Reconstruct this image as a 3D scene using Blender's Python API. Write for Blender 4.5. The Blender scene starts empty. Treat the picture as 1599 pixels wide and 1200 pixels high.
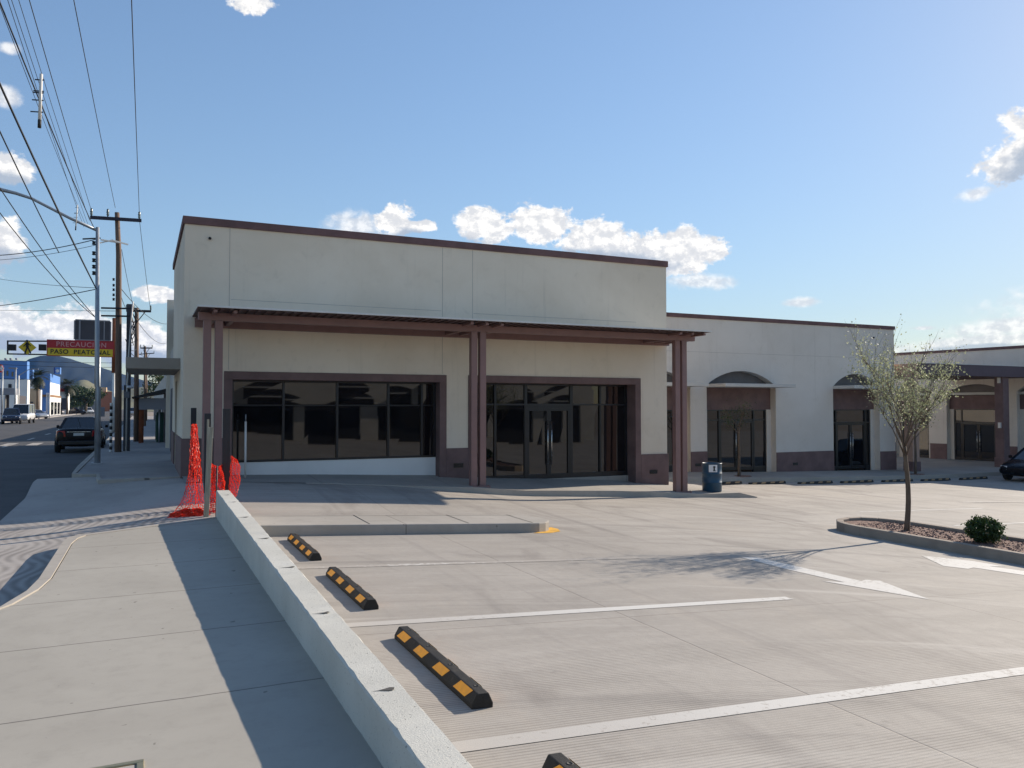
import bpy, bmesh, math, random
from mathutils import Vector, Matrix
R = math.radians
sc = bpy.context.scene
col = sc.collection
random.seed(7)

# ------------------------------------------------------------------ camera
H = 1.85                       # eye height above the pavement (pavement z = 0)
F_PX, YAW, PITCH = 1237.0, R(25.0), math.atan(36 / 1237.0)
cam_d = bpy.data.cameras.new("camera")
cam = bpy.data.objects.new("camera", cam_d); col.objects.link(cam)
cam.location = (0, 0, H)
cam.rotation_euler = (R(90) + PITCH, 0, -YAW)
cam_d.sensor_width = 36; cam_d.lens = 36 * F_PX / 1599
cam_d.clip_end = 20000; cam_d.clip_start = 0.05
sc.camera = cam

def ray(x, y):
    u = (x - 799.5) / F_PX; v = (600 - y) / F_PX
    fw = math.cos(PITCH) - v * math.sin(PITCH); z = math.sin(PITCH) + v * math.cos(PITCH)
    return Vector((u * math.cos(YAW) + fw * math.sin(YAW), -u * math.sin(YAW) + fw * math.cos(YAW), z))
def at(x, y, Y):               # point of a far thing at distance Y up the street (z from eye height)
    r = ray(x, y); return r * (Y / r.y)
def on(x, y, z):
    r = ray(x, y); return r * (z / r.z)
def azel(x, y):
    r = ray(x, y).normalized(); return math.degrees(math.atan2(r.x, r.y)), math.degrees(math.asin(r.z))

# ------------------------------------------------------------------ light
SUN = Vector((2.0, 0.55, 0.94)).normalized()
SUN_EL = math.asin(SUN.z); SUN_AZ = math.atan2(SUN.x, SUN.y)
sd = bpy.data.lights.new("sun", 'SUN'); sd.energy = 5.0; sd.angle = R(0.53); sd.color = (1.0, 0.885, 0.74)
so = bpy.data.objects.new("sun", sd); col.objects.link(so)
so.rotation_euler = SUN.to_track_quat('Z', 'Y').to_euler(); so.location = (30, 20, 40)

sc.view_settings.view_transform = 'Standard'; sc.view_settings.look = 'None'
sc.view_settings.exposure = 0.50; sc.view_settings.gamma = 1.0
sc.view_settings.use_curve_mapping = False

class NT:                      # tiny node-tree helper
    def __init__(s, tree): s.t = tree; s.n = tree.nodes; s.l = tree.links
    def add(s, typ, **kw):
        n = s.n.new(typ)
        for k, v in kw.items(): setattr(n, k, v)
        return n
    def put(s, sock, v):
        if v is None: return
        if hasattr(v, 'is_linked') or isinstance(v, bpy.types.NodeSocket): s.l.new(v, sock)
        else:
            if isinstance(v, (tuple, list)) and sock.type == 'RGBA' and len(v) == 3: v = (*v, 1)
            sock.default_value = v
    def m(s, op, a, b=None, c=None, clamp=False):
        n = s.add('ShaderNodeMath', operation=op); n.use_clamp = clamp
        s.put(n.inputs[0], a); s.put(n.inputs[1], b)
        if c is not None: s.put(n.inputs[2], c)
        return n.outputs[0]
    def noise(s, vec, scale, detail=4, rough=.55, dist=0, out=0):
        n = s.add('ShaderNodeTexNoise'); s.put(n.inputs['Vector'], vec)
        n.inputs['Scale'].default_value = scale; n.inputs['Detail'].default_value = detail
        n.inputs['Roughness'].default_value = rough; n.inputs['Distortion'].default_value = dist
        return n.outputs[out]
    def sep(s, vec):
        n = s.add('ShaderNodeSeparateXYZ'); s.put(n.inputs[0], vec); return n.outputs
    def comb(s, x, y, z=0.0):
        n = s.add('ShaderNodeCombineXYZ'); s.put(n.inputs[0], x); s.put(n.inputs[1], y); s.put(n.inputs[2], z); return n.outputs[0]
    def step(s, v, lo, hi, a=0.0, b=1.0):
        n = s.add('ShaderNodeMapRange', interpolation_type='SMOOTHSTEP'); s.put(n.inputs[0], v)
        n.inputs[1].default_value = lo; n.inputs[2].default_value = hi
        n.inputs[3].default_value = a; n.inputs[4].default_value = b
        return n.outputs[0]
    def mix(s, f, a, b, blend='MIX'):
        n = s.add('ShaderNodeMix', data_type='RGBA', blend_type=blend)
        s.put(n.inputs[0], f); s.put(n.inputs[6], a); s.put(n.inputs[7], b); return n.outputs[2]
    def bump(s, h, strength, dist=.01):
        n = s.add('ShaderNodeBump'); s.put(n.inputs['Height'], h); n.inputs['Strength'].default_value = strength
        n.inputs['Distance'].default_value = dist; return n.outputs[0]

# ---- sky: Nishita sky plus cumulus clouds placed by compass bearing and elevation
w = bpy.data.worlds.new("World"); sc.world = w; w.use_nodes = True
W = NT(w.node_tree); W.n.clear()
SKY_S = 0.125
sky = W.add('ShaderNodeTexSky', sky_type='NISHITA'); sky.sun_disc = False
sky.sun_elevation = SUN_EL; sky.sun_rotation = SUN_AZ; sky.air_density = 1.0; sky.dust_density = 0.22; sky.ozone_density = 1.8
tc = W.add('ShaderNodeTexCoord')
X_, Y_, Z_ = W.sep(tc.outputs['Generated'])
az = W.m('MULTIPLY', W.m('ARCTAN2', X_, Y_), 57.29578)
el = W.m('MULTIPLY', W.m('ARCSINE', Z_), 57.29578)
P2 = W.comb(az, W.m('MULTIPLY', el, 1.25))
n1 = W.noise(P2, .30, 9, .60, .3)
n2 = W.noise(P2, 1.0, 9, .68, .2)
fb = W.m('ADD', W.m('MULTIPLY', W.m('SUBTRACT', n1, .5), 1.7), W.m('MULTIPLY', W.m('SUBTRACT', n2, .5), 1.15))
def ell(cx, cy, rx, ry, rot=0.0):
    c, s_ = math.cos(R(rot)), math.sin(R(rot))
    dx = W.m('SUBTRACT', az, cx); dy = W.m('SUBTRACT', el, cy)
    a = W.m('ADD', W.m('MULTIPLY', dx, c / rx), W.m('MULTIPLY', dy, s_ / rx))
    b = W.m('ADD', W.m('MULTIPLY', dx, -s_ / ry), W.m('MULTIPLY', dy, c / ry))
    return W.m('SUBTRACT', 1.0, W.m('SQRT', W.m('ADD', W.m('MULTIPLY', a, a), W.m('MULTIPLY', b, b))))
def cl(px, py, wpx, hpx, rot=0.0):
    a, e = azel(px, py); k = 57.3 / 1237
    return ell(a, e, wpx * k, hpx * k, rot)
def mx(*a):
    r = a[0]
    for b in a[1:]: r = W.m('MAXIMUM', r, b)
    return r
body = mx(cl(612, 348, 42, 30), cl(655, 354, 34, 11), cl(760, 350, 62, 34, -6), cl(840, 352, 80, 36, -4), cl(935, 376, 90, 36, -8),
          cl(1010, 392, 80, 34, -6), cl(1065, 380, 34, 34), cl(1105, 392, 50, 22, 0), cl(1050, 410, 60, 24),
          cl(1600, 238, 84, 34, 22), cl(18, 265, 40, 26), cl(6, 378, 30, 40), cl(390, 4, 42, 20), cl(245, 460, 40, 15),
          cl(10, 515, 62, 42), cl(110, 520, 95, 40), cl(225, 540, 90, 42), cl(-60, 420, 60, 60), cl(1700, 200, 100, 70))
thin = mx(cl(1095, 440, 62, 16, -5), cl(1252, 472, 32, 10), cl(1522, 303, 30, 12, 8), cl(1510, 538, 190, 17, 5), cl(1590, 508, 110, 18, 4),
          cl(1780, 470, 200, 40), cl(6, 150, 26, 18), cl(12, 75, 18, 10), cl(1440, 513, 22, 5), cl(560, 352, 60, 30))
dB = W.m('ADD', body, W.m('MULTIPLY', fb, .95))
dT = W.m('ADD', thin, W.m('MULTIPLY', fb, .75))
aB = W.step(dB, .10, .36)
aT = W.m('MULTIPLY', W.step(dT, .05, .7), .75)
alpha = W.m('MAXIMUM', aB, aT)
# grey bases / thick cores
under = mx(cl(640, 372, 40, 18), cl(700, 392, 80, 26), cl(985, 412, 86, 24, -6), cl(905, 402, 60, 18), cl(1640, 236, 88, 32, 22), cl(10, 284, 40, 16), cl(0, 410, 40, 24),
           cl(30, 545, 80, 24), cl(200, 565, 120, 24), cl(1545, 545, 120, 8))
gd = W.m('MULTIPLY', W.step(W.m('ADD', under, W.m('MULTIPLY', fb, .6)), -.05, .5), .92)
puff = W.step(W.m('SUBTRACT', W.noise(P2, .9, 7, .65), W.noise(W.comb(W.m('ADD', az, .35), W.m('ADD', W.m('MULTIPLY', el, 1.25), .45)), .9, 7, .65)), -.14, .14)
white = W.mix(puff, (.72, .73, .75), (1.08, 1.05, 1.0))
ccol = W.mix(gd, white, (.40, .47, .57))
bg1 = W.add('ShaderNodeBackground'); hs = W.add('ShaderNodeHueSaturation'); hs.inputs['Saturation'].default_value = 1.02; W.put(hs.inputs['Color'], sky.outputs[0])
bw = W.add('ShaderNodeRGBToBW'); W.put(bw.inputs[0], hs.outputs[0])
fac = W.m('DIVIDE', 1.30, W.m('ADD', 1.0, W.m('MULTIPLY', bw.outputs[0], SKY_S / .78)))      # soft shoulder towards the sun
vm = W.add('ShaderNodeVectorMath', operation='SCALE'); W.put(vm.inputs[0], hs.outputs[0]); W.put(vm.inputs['Scale'], fac)
W.put(bg1.inputs[0], vm.outputs[0]); bg1.inputs[1].default_value = SKY_S
bg2 = W.add('ShaderNodeBackground'); W.put(bg2.inputs[0], ccol); bg2.inputs[1].default_value = .78
mxs = W.add('ShaderNodeMixShader'); W.put(mxs.inputs[0], alpha)
W.l.new(bg1.outputs[0], mxs.inputs[1]); W.l.new(bg2.outputs[0], mxs.inputs[2])
wo = W.add('ShaderNodeOutputWorld'); W.l.new(mxs.outputs[0], wo.inputs[0])

# ------------------------------------------------------------------ materials
MATS = {}
def base(name):
    m = bpy.data.materials.new(name); m.use_nodes = True
    t = NT(m.node_tree); b = m.node_tree.nodes['Principled BSDF']
    MATS[name] = m
    return m, t, b
def mat(name, c, rough=.8, var=.10, scale=2.0, bump=0.0, bscale=120, metal=0.0, spec=.5, coat=0.0, dirt=None, stretch=(1, 1, 1)):
    m, t, b = base(name)
    co = t.add('ShaderNodeTexCoord').outputs['Object']
    mp = t.add('ShaderNodeMapping'); t.put(mp.inputs[0], co); mp.inputs['Scale'].default_value = stretch
    n = t.noise(mp.outputs[0], scale, 6, .6)
    f = t.step(n, .3, .7)
    cc = t.mix(f, tuple(x * (1 - var) for x in c), tuple(min(1, x * (1 + var)) for x in c))
    if dirt:
        d = t.step(t.noise(co, dirt[0], 8, .7, .5), dirt[1], dirt[1] + .16)
        cc = t.mix(d, cc, dirt[2])
    t.put(b.inputs['Base Color'], cc)
    t.put(b.inputs['Roughness'], t.step(n, .2, .8, max(.02, rough - .06), min(1, rough + .06)))
    b.inputs['Metallic'].default_value = metal
    b.inputs['Specular IOR Level'].default_value = spec
    b.inputs['Coat Weight'].default_value = coat
    if bump: t.put(b.inputs['Normal'], t.bump(t.noise(co, bscale, 5, .6), bump, .01))
    return m

def stucco_mat(name, ca, cb):
    m, t, b = base(name)
    co = t.add('ShaderNodeTexCoord').outputs['Object']
    x, y, z = t.sep(co)
    c = t.mix(t.step(t.noise(co, .35, 6, .6, .4), .3, .7), ca, cb)
    tw = t.noise(co, 2.6, 8, .68, .6)                      # trowel clouds
    c = t.mix(t.step(tw, .52, .78, 0, .30), c, (.50, .43, .34))
    st = t.noise(t.comb(t.m('MULTIPLY', t.m('ADD', x, y), 5.5), 0.0, t.m('MULTIPLY', z, .16)), 1.0, 7, .7)   # rain streaks
    c = t.mix(t.step(st, .55, .75, 0, .36), c, (.42, .37, .30))
    t.put(b.inputs['Base Color'], c); b.inputs['Roughness'].default_value = .93; b.inputs['Specular IOR Level'].default_value = .2
    t.put(b.inputs['Normal'], t.bump(t.m('ADD', t.noise(co, 130, 4, .65), t.m('MULTIPLY', tw, 1.6)), .35, .012))
    return m
stucco = stucco_mat('stucco', (.695, .605, .480), (.770, .685, .560))
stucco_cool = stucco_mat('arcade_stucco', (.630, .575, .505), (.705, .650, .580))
stucco_side = mat('dull_stucco', (.50, .47, .42), .9, .08, .8, .2, 120, spec=.2)
mauve = mat('mauve_stone', (.165, .108, .102), .75, .16, 2.2, .25, 60, spec=.3)
mauve_metal = mat('mauve_painted_steel', (.235, .135, .122), .55, .08, 3, .05, 30)
tan_metal = mat('tan_panel', (.42, .27, .20), .6, .08, 2)  # lighter tan for the porch end fascia and its left pillar
cap_stone = mat('parapet_cap_stone', (.15, .088, .085), .8, .2, 1.5, .2, 40, spec=.3)
alu_black = mat('black_aluminium', (.012, .012, .014), .35, .1, 4)
steel = mat('brushed_steel', (.62, .62, .60), .28, .05, 10, metal=1.0)
roof_m = mat('roof_membrane', (.35, .34, .33), .9, .1, 1)
white_edge = mat('white_metal_edge', (.66, .64, .60), .45, .06, 3)
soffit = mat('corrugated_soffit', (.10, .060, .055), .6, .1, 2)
awning_m = mat('pale_awning_metal', (.50, .49, .46), .55, .06, 2)
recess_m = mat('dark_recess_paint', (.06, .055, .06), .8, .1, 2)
rubber = mat('black_rubber', (.020, .019, .018), .72, .25, 12, .35, 90, spec=.35, dirt=(9, .55, (.045, .040, .034)))
orange = mat('amber_reflective_panel', (.95, .38, .010), .55, .10, 14, .05, 200, dirt=(10, .62, (.60, .23, .02)))
galv = mat('galvanised_steel', (.36, .38, .40), .5, .12, 3, metal=.6)
wood_pole = mat('weathered_pole_wood', (.16, .105, .075), .9, .25, 6, .4, 40, stretch=(6, 6, .5))
dark_wood = mat('dark_timber', (.035, .033, .035), .85, .2, 6, .3, 40, stretch=(6, 6, .5))
pale_wood = mat('pale_timber', (.30, .28, .22), .85, .2, 6, .3, 60, stretch=(6, 6, .5))
wire_m = mat('black_cable', (.015, .015, .018), .6, .1, 3)
ceramic = mat('grey_green_porcelain', (.10, .13, .12), .3, .1, 8)
blue_drum = mat('blue_drum_paint', (.012, .060, .110), .45, .15, 5, .08, 40)
paper = mat('white_paper', (.75, .75, .74), .8, .04, 6)
ink = mat('black_ink', (.015, .015, .015), .7, .05, 6)
red_sign = mat('red_sign_paint', (.36, .012, .018), .5, .08, 2)
yellow_sign = mat('yellow_sign_paint', (.62, .44, .012), .5, .08, 2)
pink_letter = mat('faded_red_white_lettering', (.55, .25, .25), .5, .05, 2)
bark = mat('smooth_bark', (.115, .085, .060), .9, .25, 14, .4, 60, stretch=(1, 1, .3))
palm_bark = mat('palm_bark', (.13, .10, .075), .95, .3, 3, .4, 20)
bronze = mat('brass_frame', (.42, .36, .22), .45, .15, 8, metal=.8)
white_paint = mat('white_plaster', (.72, .72, .70), .8, .06, .6)
blue_paint = mat('blue_facade_paint', (.09, .22, .52), .7, .06, .5)
deep_blue = mat('deep_blue_panel', (.015, .04, .20), .4, .08, .5)
grey_panel = mat('grey_panel', (.22, .22, .24), .7, .06, .6)
tan_plaster = mat('tan_plaster', (.52, .38, .24), .85, .1, .6)
brown_fascia = mat('brown_fascia', (.24, .13, .06), .8, .1, .8)
red_paint = mat('red_paint', (.42, .03, .03), .6, .08, 1)
rust_post = mat('rusty_orange_steel', (.20, .055, .016), .8, .25, 4, .2, 30)
dark_tile = mat('dark_roof_sheet', (.03, .028, .028), .8, .15, 2)
green_paint = mat('dark_green_paint', (.02, .07, .045), .6, .1, 2)
tyre_m = mat('tyre_rubber', (.014, .014, .014), .85, .15, 10)
rim_m = mat('alloy_rim', (.40, .40, .41), .3, .05, 8, metal=.9)
lamp_red = mat('red_lamp_lens', (.30, .006, .008), .12, .03, 4)
lamp_clear = mat('clear_lamp_lens', (.62, .62, .64), .1, .03, 4)
plate_m = mat('licence_plate', (.55, .56, .54), .5, .04, 6)
terracotta = mat('terracotta_block', (.32, .12, .06), .9, .15, 3)
yellow_paint = mat('worn_yellow_paint', (.62, .33, .03), .8, .2, 8)

def car_paint(name, c, rough=.25, metal=.3): return mat(name, c, rough, .04, 2, metal=metal, coat=.6)
paint_black = mat('black_car_paint', (.006, .006, .008), .25, .04, 2, coat=0, spec=.22)
paint_white = car_paint('white_car_paint', (.72, .72, .71), .3, 0)
paint_silver = car_paint('silver_car_paint', (.42, .43, .45), .3, .6)
paint_navy = car_paint('navy_car_paint', (.012, .018, .045))

def glass_mat(name, c=(.006, .006, .007), ior=1.68, rough=.02):
    m, t, b = base(name)
    co = t.add('ShaderNodeTexCoord').outputs['Object']
    t.put(b.inputs['Base Color'], t.mix(t.noise(co, .8, 2), tuple(x * .8 for x in c), tuple(x * 1.2 for x in c)))
    b.inputs['Roughness'].default_value = rough; b.inputs['IOR'].default_value = ior
    t.put(b.inputs['Normal'], t.bump(t.noise(co, .55, 1, .4), .05, .03))
    return m
glass = glass_mat('tinted_shop_glass')
car_glass = glass_mat('tinted_car_glass', (.012, .014, .016), 1.7, .03)

def lot_concrete():
    m, t, b = base('broomed_concrete')
    co = t.add('ShaderNodeTexCoord').outputs['Object']
    x, y, z = t.sep(co)
    big = t.noise(co, .16, 7, .6, .6)
    swirl = t.noise(t.comb(t.m('MULTIPLY', x, .9), t.m('MULTIPLY', y, .28)), .55, 8, .62, 1.8)
    fine = t.noise(co, 11, 6, .65)
    grit = t.noise(co, 170, 3, .6)
    c = t.mix(t.step(big, .32, .68), (.375, .342, .300), (.455, .418, .370))
    c = t.mix(t.m('MULTIPLY', t.step(swirl, .50, .68), .62), c, (.215, .19, .17))
    c = t.mix(t.m('MULTIPLY', t.step(swirl, .48, .28), .45), c, (.46, .405, .34))
    c = t.mix(t.step(fine, .3, .75, 0, .25), c, (.27, .235, .205))
    # tyre-scrubbed lanes running up the lot
    lane = t.noise(t.comb(t.m('MULTIPLY', x, 1.6), t.m('MULTIPLY', y, .09)), 1.0, 6, .6, .7)
    c = t.mix(t.m('MULTIPLY', t.step(lane, .55, .72), .42), c, (.20, .178, .165))
    # broom/tine grooves run across the bays, strong in patches
    wob = t.m('MULTIPLY', t.noise(t.comb(t.m('MULTIPLY', x, .5), t.m('MULTIPLY', y, 3.0)), 1.2, 3), .05)
    ph = t.m('MULTIPLY', t.m('ADD', y, wob), 6.2832 / .034)
    gro = t.m('POWER', t.m('MULTIPLY', t.m('ADD', t.m('SINE', ph), 1.0), .5), 2.0)
    patch = t.step(t.noise(t.comb(t.m('MULTIPLY', x, .45), t.m('MULTIPLY', y, 2.0)), .8, 5, .65), .36, .62)
    near = t.m('MULTIPLY', gro, t.m('ADD', .25, t.m('MULTIPLY', patch, .75)))
    c = t.mix(t.m('MULTIPLY', near, .66), c, (.15, .135, .12))
    # sawn joints
    def joint(v, off, per, wd):
        d = t.m('ABSOLUTE', t.m('SUBTRACT', t.m('PINGPONG', t.m('SUBTRACT', v, off), per / 2), 0.0))
        return t.step(d, wd, wd * .3)
    jn = t.noise(t.comb(x, y), 3.0, 4)
    wx = t.m('ADD', x, t.m('MULTIPLY', t.m('SUBTRACT', jn, .5), .02))
    j = t.m('MAXIMUM', joint(wx, 4.41, 4.2, .012), joint(y, 1.2, 5.52, .012))
    c = t.mix(t.m('MULTIPLY', j, .45), c, (.12, .10, .085))
    drip = t.m('MULTIPLY', t.step(t.noise(co, 2.3, 3, .5), .68, .74), t.step(t.noise(co, 9, 4, .6), .42, .58))      # oil drips
    c = t.mix(t.m('MULTIPLY', drip, .38), c, (.13, .12, .11))
    slab = t.noise(t.comb(t.m('FLOOR', t.m('DIVIDE', t.m('SUBTRACT', x, .21), 4.2)), t.m('FLOOR', t.m('DIVIDE', t.m('SUBTRACT', y, 1.2), 5.52))), 3.7, 1)
    c = t.mix(t.step(slab, .3, .7, 0, .22), c, (.27, .245, .215))
    cx = t.m('SUBTRACT', x, 1.0); cy = t.m('SUBTRACT', y, -6.0)
    rad = t.m('SQRT', t.m('ADD', t.m('MULTIPLY', cx, cx), t.m('MULTIPLY', cy, cy)))
    arc = t.noise(t.comb(t.m('MULTIPLY', rad, 2.2), t.m('MULTIPLY', t.m('ARCTAN2', cy, cx), 1.2)), 1.0, 6, .65)          # turning tyre arcs
    c = t.mix(t.step(arc, .55, .70, 0, .52), c, (.20, .182, .165))
    c = t.mix(t.step(arc, .44, .30, 0, .50), c, (.50, .465, .415))
    t.put(b.inputs['Base Color'], c)
    b.inputs['Roughness'].default_value = .82; b.inputs['Specular IOR Level'].default_value = .35
    hgt = t.m('ADD', t.m('ADD', t.m('MULTIPLY', near, -.55), t.m('MULTIPLY', grit, .5)), t.m('ADD', t.m('MULTIPLY', j, -.8), t.m('MULTIPLY', fine, .6)))
    t.put(b.inputs['Normal'], t.bump(hgt, .45, .008))
    return m
lot_m = lot_concrete()

def walk_concrete(name, ca, cb, per=1.6, off=5.5, axis='y', jw=.010, wave=False):
    m, t, b = base(name)
    co = t.add('ShaderNodeTexCoord').outputs['Object']
    x, y, z = t.sep(co)
    c = t.mix(t.step(t.noise(co, .45, 7, .62, .5), .3, .7), ca, cb)
    c = t.mix(t.step(t.noise(co, 5, 8, .7), .45, .8, 0, .35), c, tuple(v * .72 for v in ca))
    sp = t.step(t.noise(co, 9, 2, .4), .735, .76)
    c = t.mix(t.m('MULTIPLY', sp, .6), c, tuple(v * .35 for v in ca))
    v = y if axis == 'y' else x
    if per:
        u = t.m('ADD', v, t.m('MULTIPLY', t.m('SUBTRACT', t.noise(t.comb(x, y), 1.5, 3), .5), .03))
        d = t.m('PINGPONG', t.m('SUBTRACT', u, off), per / 2)
        j = t.step(d, jw, jw * .35)
        c = t.mix(t.m('MULTIPLY', j, .75), c, (.07, .062, .055))
    else: j = t.m('MULTIPLY', 0.0, 1.0)
    h = t.m('ADD', t.m('MULTIPLY', t.noise(co, 120, 4, .65), .4), t.m('MULTIPLY', j, -1.0))
    if wave:
        dx = t.m('SUBTRACT', x, 1.0); dy = t.m('SUBTRACT', y, 12.2)
        rr = t.m('ADD', t.m('MULTIPLY', dx, 1.0), t.m('MULTIPLY', t.m('SINE', t.m('MULTIPLY', dy, 3.4)), .12))
        wv = t.m('MULTIPLY', t.m('ADD', t.m('SINE', t.m('MULTIPLY', rr, 42.0)), 1.0), .5)
        fade = t.m('MULTIPLY', t.step(y, 16.6, 15.6), t.step(t.noise(co, 1.2, 3), .3, .55))
        wv = t.m('MULTIPLY', wv, fade)
        c = t.mix(t.m('MULTIPLY', wv, .55), c, tuple(v * .42 for v in ca))
        h = t.m('ADD', h, t.m('MULTIPLY', wv, -.6))
    t.put(b.inputs['Base Color'], c)
    b.inputs['Roughness'].default_value = .85; b.inputs['Specular IOR Level'].default_value = .3
    t.put(b.inputs['Normal'], t.bump(h, .22, .008))
    return m
walk_m = walk_concrete('trowelled_concrete', (.345, .318, .272), (.405, .375, .322))
kerb_m = walk_concrete('kerb_concrete', (.36, .325, .28), (.42, .385, .335), 1.55, 5.2, jw=.006)
far_walk_m = walk_concrete('old_pavement_concrete', (.27, .25, .24), (.36, .335, .315), 2.0, 1.0)
apron_m = walk_concrete('rippled_concrete', (.34, .305, .275), (.43, .39, .35), 0, wave=True)
plat_m = walk_concrete('walkway_concrete', (.31, .285, .25), (.39, .36, .32), 3.3, .6, 'x')
wall_m = None
def wall_concrete():
    m, t, b = base('raw_cast_concrete')
    co = t.add('ShaderNodeTexCoord').outputs['Object']
    c = t.mix(t.step(t.noise(co, .9, 7, .6), .3, .7), (.50, .485, .43), (.60, .585, .525))
    c = t.mix(t.step(t.noise(co, 22, 6, .7), .55, .8, 0, .5), c, (.30, .29, .26))
    pit = t.step(t.noise(co, 55, 3, .5), .66, .72)
    c = t.mix(t.m('MULTIPLY', pit, .7), c, (.15, .14, .125))
    t.put(b.inputs['Base Color'], c); b.inputs['Roughness'].default_value = .9
    b.inputs['Specular IOR Level'].default_value = .25
    t.put(b.inputs['Normal'], t.bump(t.m('ADD', t.noise(co, 90, 5, .7), t.m('MULTIPLY', pit, -1.2)), .5, .01))
    return m
wall_m = wall_concrete()
asphalt = mat('asphalt', (.078, .076, .077), .88, .22, .6, .4, 180, spec=.3, dirt=(2.2, .60, (.085, .082, .08)))
dirt_m = mat('dry_earth', (.26, .21, .16), .95, .2, .15, .3, 20)
def paint_mark(name, wear):
    m, t, b = base(name)
    co = t.add('ShaderNodeTexCoord').outputs['Object']
    x, y, z = t.sep(co)
    wr = t.step(t.m('ADD', t.noise(co, 16, 7, .7), t.m('MULTIPLY', t.noise(co, .5, 3), .5)), wear, wear + .16)
    wr = t.m('MAXIMUM', wr, t.m('MULTIPLY', t.step(x, 4.6, 1.6), .62))
    c = t.mix(wr, (.58, .56, .52), (.36, .325, .285))
    t.put(b.inputs['Base Color'], c); b.inputs['Roughness'].default_value = .8
    t.put(b.inputs['Normal'], t.bump(t.noise(co, 130, 4, .6), .3, .006))
    return m
mark_m = paint_mark('white_road_paint', .78)
mark_worn = paint_mark('worn_road_paint', .56)
gravel_m, t_, b_ = base('red_gravel')
co_ = t_.add('ShaderNodeTexCoord').outputs['Object']
vor = t_.add('ShaderNodeTexVoronoi'); t_.put(vor.inputs['Vector'], co_); vor.inputs['Scale'].default_value = 28
t_.put(b_.inputs['Base Color'], t_.mix(t_.step(t_.noise(vor.outputs['Color'], 3, 2), .35, .65), (.12, .062, .048), (.34, .215, .165)))
t_.put(b_.inputs['Normal'], t_.bump(vor.outputs['Distance'], 1.0, .03)); b_.inputs['Roughness'].default_value = .95
def leaf_mat(name, a, b2, trans=.4, nscale=2.0):
    m, t, b = base(name)
    co = t.add('ShaderNodeTexCoord').outputs['Object']
    c = t.mix(t.step(t.noise(co, nscale, 3), .35, .65), a, b2)
    t.put(b.inputs['Base Color'], c); b.inputs['Roughness'].default_value = .55
    tr = t.add('ShaderNodeBsdfTranslucent'); t.put(tr.inputs[0], c)
    ms = t.add('ShaderNodeMixShader'); ms.inputs[0].default_value = trans
    t.l.new(b.outputs[0], ms.inputs[1]); t.l.new(tr.outputs[0], ms.inputs[2])
    t.l.new(ms.outputs[0], t.n['Material Output'].inputs[0])
    return m
leaf_pale = leaf_mat('pale_olive_leaf', (.19, .215, .115), (.37, .39, .25), .5, 6)
leaf_dark = leaf_mat('dark_green_leaf', (.020, .045, .010), (.055, .095, .022), .25, 12)
leaf_tree = leaf_mat('green_tree_leaf', (.022, .045, .014), (.05, .085, .025), .25, 1)
leaf_palm = leaf_mat('palm_leaf', (.016, .024, .010), (.036, .046, .018), .25, 1)
def net_mat():
    m, t, b = base('orange_plastic_net')
    co = t.add('ShaderNodeTexCoord').outputs['Object']
    c = t.mix(t.noise(co, 5, 3), (.85, .045, .012), (.90, .085, .02))
    t.put(b.inputs['Base Color'], c); b.inputs['Roughness'].default_value = .4
    tr = t.add('ShaderNodeBsdfTranslucent'); t.put(tr.inputs[0], c)
    ms = t.add('ShaderNodeMixShader'); ms.inputs[0].default_value = .5
    t.l.new(b.outputs[0], ms.inputs[1]); t.l.new(tr.outputs[0], ms.inputs[2])
    t.l.new(ms.outputs[0], t.n['Material Output'].inputs[0])
    return m
net_m = net_mat()
hill_m = mat('scrub_hillside', (.030, .036, .036), .95, .25, .004, 0, spec=.05)
low_hill_m = mat('dry_grass_hill', (.17, .16, .09), .95, .3, .02, 0)

# ------------------------------------------------------------------ helpers
def tag(o, label=None, cat=None, group=None, kind=None):
    if label: o['label'] = label
    if cat: o['category'] = cat
    if group: o['group'] = group
    if kind: o['kind'] = kind
    return o
def thing(name, label, cat, loc=(0, 0, -H), group=None, rz=0.0):
    o = bpy.data.objects.new(name, None); col.objects.link(o)
    o.empty_display_size = .2
    o.location = (loc[0], loc[1], loc[2] + H); o.rotation_euler.z = rz
    return tag(o, label, cat, group)

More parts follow.
